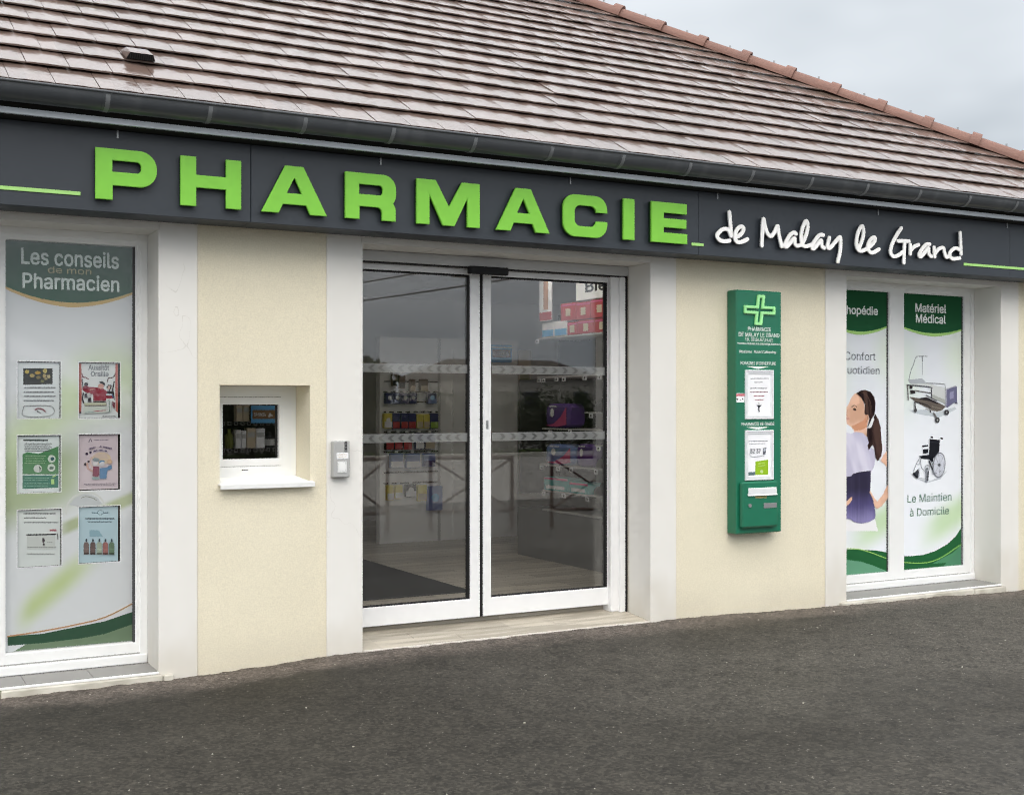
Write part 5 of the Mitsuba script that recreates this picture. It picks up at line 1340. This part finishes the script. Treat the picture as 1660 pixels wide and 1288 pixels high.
def pack(label, x0, x1, zt, zb, cols, depth=.05, kind='pack', accent=None):
    """A product hanging or standing on the display: a body with bands of colour and a printed badge."""
    q = thing('product_pack', label, 'product', 'products on the white display wall')
    m = box(x0, x1, F - .006 - depth, F - .006, zb, zt - .012, .004)
    add('body', m, cols[0], q)
    add('hang_tab', box((x0 + x1) / 2 - .016, (x0 + x1) / 2 + .016, F - .012 - depth / 2, F - .010 - depth / 2, zt - .0125, zt + .01), 'inner_white', q)
    h = zt - zb
    add('band', box(x0 + .003, x1 - .003, F - .0072 - depth, F - .0062 - depth, zb + .006, zb + h * .42), cols[1], q)
    if accent:
        e = Point((x0 + x1) / 2, zb + h * .5).buffer(min(h, x1 - x0) * .26, 8)
        add('badge', slab(e, F - .0074 - depth, .0008), accent, q)


for n_, c_ in (('p_navy', (.035, .035, .11)), ('p_brown', (.12, .09, .06)), ('p_red', (.32, .035, .04)), ('p_yellow', (.52, .46, .10)), ('p_white', (.62, .62, .60)), ('p_blue', (.12, .17, .34)), ('p_green', (.20, .30, .05)),
               ('p_teal', (.06, .28, .27)), ('p_purple', (.075, .035, .16)), ('p_magenta', (.40, .06, .16)), ('p_sky', (.10, .30, .52)), ('p_black', (.02, .02, .022)), ('p_orange', (.17, .095, .045)), ('p_skin', (.34, .19, .12)), ('p_olive', (.12, .14, .03)), ('p_cardboard', (.42, .36, .26))):
    matte(n_, tuple(min(.85, v * 1.45) for v in c_))
ORD = ['leftmost', 'second', 'third', 'fourth', 'fifth', 'sixth', 'seventh']
ROWS = [('top', [(4.65, 4.701, 1.698, 1.576, 'p_brown', 'p_black', None), (4.72, 4.784, 1.693, 1.553, 'p_brown', 'p_black', None), (4.835, 4.893, 1.653, 1.524, 'p_brown', 'p_cardboard', None), (4.939, 5.017, 1.654, 1.525, 'p_brown', 'p_cardboard', None)], 'narrow brown pack'),
        ('second', [(4.581, 4.657, 1.523, 1.406, 'p_navy', 'p_navy', 'p_white'), (4.663, 4.739, 1.523, 1.406, 'p_navy', 'p_navy', 'p_white'), (4.746, 4.823, 1.523, 1.406, 'p_navy', 'p_navy', 'p_white'), (4.829, 4.9, 1.524, 1.406, 'p_navy', 'p_navy', 'p_white'), (5.017, 5.108, 1.525, 1.406, 'p_navy', 'p_blue', 'p_sky')], 'navy badged pack'),
        ('third', [(4.562, 4.644, 1.33, 1.178, 'p_yellow', 'p_white', 'p_white'), (4.65, 4.727, 1.33, 1.172, 'p_navy', 'p_red', None), (4.733, 4.81, 1.33, 1.171, 'p_navy', 'p_red', None), (4.816, 4.893, 1.33, 1.17, 'p_navy', 'p_red', None), (4.9, 4.965, 1.323, 1.175, 'p_yellow', 'p_cardboard', None), (4.978, 5.043, 1.323, 1.174, 'p_yellow', 'p_cardboard', None), (5.043, 5.128, 1.329, 1.168, 'p_navy', 'p_green', None)], 'bright pack'),
        ('fourth', [(4.581, 4.663, 1.144, .973, 'p_black', 'p_red', None), (4.669, 4.752, 1.143, .972, 'p_black', 'p_red', None), (4.758, 4.848, 1.142, .97, 'p_black', 'p_red', None), (4.887, 4.978, 1.141, .974, 'p_navy', 'p_white', None), (4.991, 5.095, 1.139, .972, 'p_navy', 'p_cardboard', None)], 'dark two-tone pack'),
        ('fifth', [(4.631, 4.758, .951, .802, 'p_blue', 'p_white', None), (4.79, 4.932, .948, .797, 'p_blue', 'p_white', None), (4.971, 5.095, .944, .805, 'p_blue', 'p_navy', None)], 'wide blue pack'),
        ('bottom', [(4.594, 4.663, .654, .5, 'p_yellow', 'p_white', None), (4.682, 4.758, .651, .508, 'p_yellow', 'p_white', None), (4.79, 4.9, .654, .521, 'p_black', 'p_white', 'p_white'), (4.913, 5.01, .644, .481, 'p_yellow', 'p_cardboard', None), (5.017, 5.174, .629, .385, 'p_blue', 'p_blue', 'p_sky')], 'pack')]
for rname, items, what in ROWS:
    for i, (x0, x1, zt, zb, c1, c2, ac) in enumerate(items):
        pack(f'{ORD[i]} {what} in the {rname} row of the white display wall', x0, x1, zt, zb, (c1, c2), .035 + .02 * rng.random(), accent=ac)

ad = thing('advert_board', 'blue advertising board with an orange band on the white display wall', 'sign')
add('board', box(5.725, 5.955, F - .012, F + .010, 1.818, 1.992), 'p_sky', ad)
add('stripe', box(5.727, 5.953, F - .0135, F - .0122, 1.960, 1.972), 'p_white', ad)
add('band', box(5.738, 5.940, F - .0140, F - .0122, 1.868, 1.945), 'p_orange', ad)
add('lettering', words('SAUNEX', 5.748, 5.868, 1.890, .032, F - .0142, True, .001), 'p_cardboard', ad)
add('emblem', slab(Polygon([(5.885, 1.885), (5.90, 1.930), (5.915, 1.905), (5.935, 1.890), (5.915, 1.893), (5.90, 1.88)]), F - .0142, .001), 'p_white', ad)
ps = thing('wall_picture', 'pale beige picture in a light frame right of the blue board', 'picture')
add('sheet', box(6.06, 6.20, F + .03, F + .05, 1.605, 1.945), 'p_cardboard', ps)
add('print', box(6.075, 6.185, F + .0285, F + .0298, 1.64, 1.76), 'p_olive', ps)

# shelving along the right: its open side faces left
X = 5.30


def xbox(ya, yb, za, zb, d, b=.0, x=X, off=0.0):
    return box(x + off, x + off + d, min(ya, yb), max(ya, yb), za, zb, b)


def xwords(s, ya, yb, z, h, x, bold=True):
    m = words(s, 0, abs(ya - yb), z, h, 0, bold, .001)
    v = m.vertices.copy()
    m.vertices = np.stack([x + v[:, 1], ya - v[:, 0], v[:, 2]], 1)
    return m


U = thing('shelf_unit', 'tall shop shelving with white price tags seen through the right door leaf', 'shelf')
add('back_panel', box(5.72, 5.75, .55, 3.05, .60, 2.20), 'inner_dark', U)
add('back_panel', box(5.52, 5.715, .55, 2.12, .60, 2.19), 'inner_grey', U)
add('end_panel', box(5.31, 5.715, 3.02, 3.05, .62, 1.62), 'inner_dark', U)
add('plinth', box(5.305, 5.76, .55, 3.05, .086, .50), 'plinth_grey', U)
add('header_panel', box(5.298, 5.34, .55, 2.073, 2.24, 2.56), 'inner_white', U)
add('lettering', xwords('Bien-être', 1.93, .93, 2.300, .090, 5.297), 'p_black', U)
for zz, y1 in ((1.945, 2.70), (1.615, 2.70), (1.318, 1.95), (1.180, 2.62), (1.060, 1.80), (.873, 2.66), (.655, 2.62), (.492, 2.62)):
    add('shelf_board', box(5.302, 5.515 if y1 < 2 else 5.71, .56, y1, zz + .012, zz + .024), 'inner_grey', U)
for ty, tz in [(2.69, 1.939), (2.658, 1.606), (2.586, 1.605), (2.373, 1.611), (2.255, 1.609), (1.933, 1.614), (1.716, 1.614), (1.841, 1.313), (2.473, 1.168), (2.158, 1.179), (1.733, 1.056), (2.617, .866), (2.343, .868), (2.139, .868), (1.769, .87), (2.586, .648), (2.255, .649), (1.896, .647), (1.663, .649)]:
    t = add('price_tag', box(5.292, 5.295, ty - .028, ty + .028, tz - .017, tz + .017), 'paper', U)
    add('slot', box(5.2905, 5.2917, ty - .010, ty + .010, tz - .009, tz + .009), 'p_black', t)
RB = [(2.337, 2.100, 2.235, 2.090, 'upper row, leftmost'), (2.090, 1.882, 2.228, 2.087, 'upper row, second'), (1.874, 1.620, 2.237, 2.086, 'upper row, right end'),
      (2.230, 2.078, 2.075, 1.972, 'lower row, leftmost'), (2.070, 1.822, 2.080, 1.972, 'lower row, second'), (1.814, 1.610, 2.080, 1.972, 'lower row, right end')]
for i, (ya, yb, zt, zb, where) in enumerate(RB):
    q = thing('red_box', f'red cardboard box with a pale label, {where}, on the top shelf', 'box', 'red boxes on the top shelf')
    add('carton', xbox(ya, yb, zb, zt, .18, .004, off=.012), 'p_red', q)
    ym, zm = (ya + yb) / 2, (zt + zb) / 2
    add('label', xbox(ym - .036, ym + .036, zm - .034, zm + .026, .0012, off=.0102), 'p_cardboard', q)
    add('stripe', xbox(ya - .004, yb + .004, zt - .022, zt - .012, .001, off=.0105), 'p_magenta', q)
for ya, yb, nm in ((2.640, 2.450, 'left'), (2.435, 2.240, 'right')):
    q = thing('blue_box', f'pale blue and white box, {nm} one of two on the top shelf', 'box', 'blue boxes on the top shelf')
    add('carton', xbox(ya, yb, 1.972, 2.095, .15, .004, off=.012), 'p_white', q)
    add('band', xbox(ya - .003, yb + .003, 1.976, 2.030, .001, off=.0105), 'p_sky', q)
q = thing('leg_poster', 'narrow picture of a brown leg with a red foot band above the shelves', 'poster')
add('sheet', xbox(2.645, 2.440, 2.105, 2.50, .006, off=-.012), 'p_white', q)
add('leg', xbox(2.575, 2.500, 2.20, 2.495, .0012, off=-.0135), 'p_skin', q)
add('foot_band', xbox(2.642, 2.443, 2.110, 2.180, .0012, off=-.0135), 'p_red', q)


def soft_pack(label, ya, yb, zb, zt, cols, bulge=.05):
    q = thing('soft_pack', label, 'product', 'soft packs on the shelves')
    m = box(-1, 1, -1, 1, -1, 1, .25).subdivide().subdivide()
    v = m.vertices.copy()
    hw, hh = abs(ya - yb) / 2, (zt - zb) / 2
    r = 1 - .10 * (v[:, 1] ** 2) * (np.abs(v[:, 2]) > .6)
    w = 1 + .05 * meshkit.noise(v * 2.3 + ya * 9)
    m.vertices = np.stack([X + .10 + v[:, 0] * .085 * r * w, (ya + yb) / 2 + v[:, 1] * hw * .98, (zt + zb) / 2 + v[:, 2] * hh * r], 1)
    add('body', m, cols[0], q, smooth=40)
    mid = (ya + yb) / 2
    swirl = Polygon([(-hw * .8, hh * .2), (-hw * .2, hh * .35), (hw * .35, hh * .9), (hw * .8, hh * 1.7), (hw * .8, hh * .3), (hw * .1, hh * .12)])
    badge = affinity.scale(Point(0, 0).buffer(1, 8), hw * .14, hh * .34, origin=(0, 0))
    for g_, cy, cz_, c_, o_ in ((swirl, mid, zb, cols[1], .008), (badge, mid + hw * .30, zb + hh * 1.25, cols[2], .006), (sbox(-hw * .3, 0, hw * .3, hh * .10), mid + hw * .25, zb + hh * 1.72, cols[2], .006)):
        mm = slab(g_, 0, .002)
        v_ = mm.vertices.copy()
        mm.vertices = np.stack([X + o_ + v_[:, 1], cy - v_[:, 0], cz_ + v_[:, 2]], 1)
        add('print', mm, c_, q)


soft_pack('dark purple soft pack on the middle shelf behind the door glass', 2.606, 2.20, 1.204, 1.411, ('p_purple', 'p_magenta', 'p_white'))
soft_pack('blue and magenta soft pack on the second lowest shelf', 2.610, 2.13, .897, 1.071, ('p_blue', 'p_magenta', 'p_white'))
soft_pack('violet soft pack right of the blue and magenta one', 2.115, 1.80, .897, 1.085, ('p_purple', 'p_purple', 'p_white'))
for ya, yb, zt, nm in ((2.606, 2.226, .792, 'larger'), (2.197, 1.914, .770, 'smaller')):
    q = thing('teal_box', f'{nm} teal and white box on the lowest shelf', 'box', 'teal boxes on the lowest shelf')
    add('carton', xbox(ya, yb, .680, zt, .16, .004, off=.012), 'p_teal', q)
    add('lid_band', xbox(ya - .003, yb + .003, zt - .022, zt - .004, .001, off=.0105), 'p_magenta', q)
    add('label', xbox(ya - .03, yb + .05, .694, .722, .001, off=.0105), 'p_white', q)
for ya, zz, nm in ((1.735, 1.343, 'upper'), (1.72, .898, 'middle'), (1.745, .680, 'lower')):
    q = thing('shoe', f'dark comfort shoe on the {nm} shelf at the right end', 'shoe', 'dark shoes on the shelves')
    prof = Polygon([(-.13, 0), (-.135, .03), (-.09, .055), (-.03, .065), (.02, .10), (.05, .115), (.11, .11), (.13, .06), (.125, 0)])
    m = trimesh.creation.extrude_polygon(prof, .085, engine='earcut')
    v = m.vertices.copy()
    m.vertices = np.stack([X + .03 + v[:, 2] * (1 - .25 * np.abs(v[:, 0]) / .13), ya - v[:, 0] * .85, zz + v[:, 1] * 1.2], 1)
    add('upper', m, 'inner_dark', q)
    add('sole', box(X + .028, X + .118, ya - .115, ya + .115, zz - .012 + .003, zz + .001, .003), 'p_black', q)

# shop lamps: their glow shows on the shelf tops and as glints in the left window
scene_lamp = lambda L: {'type': 'area', 'radiance': {'type': 'rgb', 'value': [L, L * .96, L * .88]}}
for lab, (x0, x1, y0, y1), L in (('lit strip lamp above the red boxes and the shelf head', (4.86, 4.92, .75, 2.45), LAMP[0]), ('lit strip lamp in front of the white display wall', (4.5, 6.0, 2.42, 2.48), LAMP[1])):
    q = thing('strip_lamp', lab, 'lamp', 'strip lamps under the shop ceiling')
    add('housing', box(x0 - .01, x1 + .01, y0 - .01, y1 + .01, 2.501, 2.53, .003), 'inner_white', q)
    for xx, yy in ((x0 + .03, y0 + .03), (x1 - .03, y1 - .03)):
        add('hanger', tube([(xx, yy, 2.5305), (xx, yy, 2.618)], .003, 6), 'steel', q)
    k = add('diffuser', box(x0, x1, y0, y1, 2.482, 2.5005), 'inner_white', q)
    scene[k]['emitter'] = scene_lamp(L)

# shelves behind the hatch
YH = 1.15
U2 = thing('medicine_rack', 'dark rack with rows of small price holders behind the hatch glass', 'shelf')
add('back_panel', box(2.02, 2.62, YH + .16, YH + .18, .70, 1.75), 'inner_dark', U2)
for zz in (1.118, 1.285, 1.46):
    add('shelf_board', box(2.02, 2.62, YH, YH + .16, zz - .004, zz + .006), 'inner_dark', U2)
    for i in range(10):
        x = 2.140 + i * .0415
        h = add('price_holder', slab(ring(x - .012, x + .012, zz - .013, zz + .012, .005), YH - .001, .002), 'holder_grey', U2)
BO = [('olive green bottle', 2.167, 2.220, 1.128, 1.250, 'p_olive', 1), ('narrow white carton', 2.224, 2.258, 1.128, 1.244, 'p_white', 0), ('second narrow white carton', 2.262, 2.292, 1.128, 1.240, 'p_white', 0), ('grey carton', 2.297, 2.352, 1.128, 1.254, 'p_cardboard', 0), ('broad white carton', 2.357, 2.412, 1.128, 1.252, 'p_white', 0), ('dark bottle', 2.420, 2.486, 1.128, 1.226, 'p_black', 1),
      ('pale tube', 2.229, 2.268, 1.296, 1.400, 'p_cardboard', 0), ('second pale tube', 2.274, 2.312, 1.296, 1.405, 'p_cardboard', 0)]
for nm, x0, x1, zb, zt, c_, rnd in BO:
    q = thing('medicine_pack', f'{nm} on the rack behind the hatch', 'product', 'packs on the rack behind the hatch')
    if rnd:
        r_ = (x1 - x0) / 2
        m = trimesh.creation.revolve(np.array([[0, 0], [r_, 0], [r_, (zt - zb) * .66], [r_ * .45, (zt - zb) * .80], [r_ * .42, (zt - zb)], [0, (zt - zb)]]), sections=16)
        m.apply_translation(((x0 + x1) / 2, YH + .05, zb))
        add('bottle', m, c_, q, smooth=40)
        lb = trimesh.creation.cylinder(radius=r_ + .0008, height=.04, sections=16)
        lb.apply_translation(((x0 + x1) / 2, YH + .05, zb + .035))
        add('label', lb, 'p_olive' if 'olive' in nm else 'inner_grey', q)
    else:
        add('carton', box(x0, x1, YH + .01, YH + .07, zb, zt, .002), c_, q)
        add('label', box(x0 + .004, x1 - .004, YH + .0085, YH + .0098, zb + (zt - zb) * .55, zb + (zt - zb) * .8), 'inner_grey', q)
ad = thing('advert_board', 'small blue advertising card with an orange band behind the hatch glass', 'sign')
add('board', box(2.318, 2.482, YH - .012, YH - .003, 1.286, 1.396), 'p_sky', ad)
add('band', box(2.326, 2.474, YH - .0132, YH - .0122, 1.312, 1.368), 'p_orange', ad)
add('lettering', words('SAUNEX', 2.334, 2.412, 1.330, .020, YH - .0134, True, .0008), 'p_white', ad)
add('emblem', slab(Polygon([(2.425, 1.326), (2.437, 1.354), (2.447, 1.340), (2.464, 1.330), (2.447, 1.332), (2.437, 1.322)]), YH - .0134, .0008), 'p_white', ad)

# ------------------------------------------------------------------ across the yard: only the glass shows it
fx = [(3.34, 4.30, -5.62, -5.58), (4.62, 5.40, -5.56, -5.53), (5.89, 6.77, -5.45, -5.16), (7.21, 8.09, -5.02, -4.78), (8.52, 9.4, -4.68, -4.45)]
for i, (xa, xb, ya, yb) in enumerate(fx):
    if i == 0: continue
    lab = ['', 'brown cross-braced barrier mirrored in the left half of the left door leaf', 'brown cross-braced barrier mirrored across the middle of the door', 'brown cross-braced barrier mirrored at the right edge of the door', 'brown cross-braced barrier at the far right end of the forecourt row'][i]
    f = thing('barrier', lab, 'barrier', 'brown barriers along the forecourt')
    pa, pb = np.array([xa, ya]), np.array([xb, yb])
    for q in (pa, pb):
        add('post', tube([(*q, -.05), (*q, .83)], .022, 10), 'fence_brown', f, smooth=40)
    pt = lambda t, z: (*(pa + (pb - pa) * t), z)
    add('rail', tube([pt(0, .80), pt(1, .80)], .022, 10), 'fence_brown', f, smooth=40)
    add('rail', tube([pt(0, .20), pt(1, .20)], .018, 10), 'fence_brown', f, smooth=40)
    add('brace', tube([pt(.02, .78), pt(.98, .22)], .013, 8), 'fence_brown', f, smooth=40)
    add('brace', tube([pt(.02, .22), pt(.98, .78)], .013, 8), 'fence_brown', f, smooth=40)

add('grass', box(-40, 90, -26, -21.5, -.02, .02), 'grass_green', kind='structure', label='strip of grass beyond the road')
add('pavement', box(-40, 90, -21.29, -8.6, -.03, .012), 'pale_paving', kind='structure', label='pale concrete paving across the forecourt')
add('kerb', box(-40, 90, -21.49, -21.3, -.02, .12), 'old_concrete', kind='structure')


def leaf_cloud(n, centre, radii, size, seed, shell=.45):
    r = np.random.default_rng(seed)
    u = r.standard_normal((n, 3))
    u /= np.linalg.norm(u, axis=1, keepdims=True)
    u *= (r.random((n, 1)) ** shell)
    lump = .75 + .5 * meshkit.noise(u * 3.1 + seed, seed)[:, None]
    c = np.asarray(centre) + u * lump * np.asarray(radii)
    a = r.standard_normal((n, 3)); a /= np.linalg.norm(a, axis=1, keepdims=True)
    b = np.cross(a, r.standard_normal((n, 3))); b /= np.linalg.norm(b, axis=1, keepdims=True)
    s = size * (.6 + .8 * r.random((n, 1)))
    V = np.stack([c - a * s, c + b * s * .6, c + a * s, c - b * s * .6], 1).reshape(-1, 3)
    i = np.arange(n)[:, None] * 4
    return V, np.vstack([i + np.array([[0, 1, 2]]), i + np.array([[0, 2, 3]])])


hv, hf, o = [], [], 0
for k in range(34):
    v, f = leaf_cloud(3600, (2 + k * 1.25, -24 + .3 * math.sin(k), .85), (1.15, .7, 1.0), .042, 200 + k)
    hv.append(v); hf.append(f + o); o += len(v)
hd_ = thing('hedge', 'long clipped dark green hedge beyond the road, mirrored behind the frosted stripes', 'hedge')
add('foliage', (np.vstack(hv), np.vstack(hf)), 'hedge_leaf', hd_, kind='stuff')
add('stems', cat([tube([(2 + k * 1.25, -24, -.1), (2 + k * 1.25, -24, 1.4)], .05, 6) for k in range(34)]), 'bark', hd_, kind='stuff')
TR = [(20.6, -53, 5.6, 'dark bushy tree mirrored left of the middle of the left door leaf'), (23.4, -56, 4.6, 'low round tree right of the bushy one, mirrored in the left leaf'), (26.4, -58, 4.0, 'lowest tree of the mirrored group in the left door leaf')]
for i, (x, y, h, lab) in enumerate(TR):
    t = thing('tree', lab, 'tree')
    add('trunk', tube([(x, y, -.1), (x + .1, y, h * .35), (x, y + .1, h * .7)], [.2, .15, .07], 8), 'bark', t, smooth=40)
    for s_ in (-1, 1):
        add('limb', tube([(x + .08, y, h * .35), (x + s_ * 1.0, y + .3, h * .7)], [.09, .03], 6), 'bark', t, smooth=40)
    add('crown', leaf_cloud(2600, (x, y, h * .62), (1.9, 1.7, h * .36), .2, 40 + i, .4), 'hedge_leaf', t)


def house(label, x, y, w, dpt, h, roof):
    q = thing('house', label, 'house')
    add('wall', box(x, x + w, y - dpt, y, -.1, h), 'house_wall', q)
    hi = h + roof
    add('roof', hull([(x - .3, y + .3, h), (x + w + .3, y + .3, h), (x - .3, y - dpt - .3, h), (x + w + .3, y - dpt - .3, h), (x + 1.6, y - dpt / 2, hi), (x + w - 1.6, y - dpt / 2, hi)]), 'house_roof', q)
    for k in range(3):
        xx = x + w * (k + .5) / 3
        wk = add('window', box(xx - .55, xx + .55, y + .005, y + .04, 1.0, 2.2), 'shutter_grey', q)
        add('pane', box(xx - .48, xx + .48, y + .041, y + .05, 1.07, 2.13), 'house_glass', wk)


house('low house mirrored at the left edge of the left door leaf', 15.2, -52, 5.2, 7, 3.1, 2.0)
house('pale bungalow with a brown roof, mirrored beyond the hedge in the right leaf', 33, -60, 11, 8, 3.0, 1.3)
cbl = [('upper', 17.2, -52.0, 20.9, -4.0, 6.3, .35), ('lower', 17.0, -52.0, 20.7, -4.0, 5.55, .35)]
for nm, xa, ya, xb, yb, zz, sag in cbl:
    pts = [(xa + (xb - xa) * t, ya + (yb - ya) * t, zz - sag * 4 * t * (1 - t) * .5) for t in np.linspace(0, 1, 24)]
    add('overhead_cable', tube(pts, .030, 6), 'black_plastic', None, f'{nm} of the two overhead cables mirrored at the top of the left door leaf', 'cable')
for x, y, lab in ((17.1, -52.05, 'far wooden utility pole carrying the overhead cables'), (20.8, -3.95, 'near wooden utility pole right of the building')):
    q = thing('utility_pole', lab, 'pole')
    add('shaft', tube([(x, y, -.2), (x, y, 7.0)], [.13, .09], 12), 'bark', q, smooth=40)
    add('crossarm', box(x - .5, x + .5, y - .16, y - .10, 6.1, 6.2, .01), 'bark', q)

scene['type'] = 'scene'

# pale grit scattered on the asphalt
gm = []
gr = np.random.default_rng(5)
for _ in range(70):
    x, y = gr.uniform(.6, 8.5), -gr.random() ** 1.5 * 3.4 - .02
    m = trimesh.creation.icosphere(subdivisions=1, radius=1.0)
    m.vertices = m.vertices * (np.array([1, .75, .55]) * gr.uniform(.0022, .0058)) + gr.normal(0, .0003, (len(m.vertices), 3))
    m.apply_transform(trimesh.transformations.rotation_matrix(gr.uniform(0, 6), [0, 0, 1]))
    m.apply_translation((x, y, float(grade(x)) * max(0, (y + 2.5) / 2.5) + .003))
    gm.append(m)
add('grit', cat(gm), 'old_concrete', None, 'pale grit scattered over the dark asphalt', 'gravel', kind='stuff')
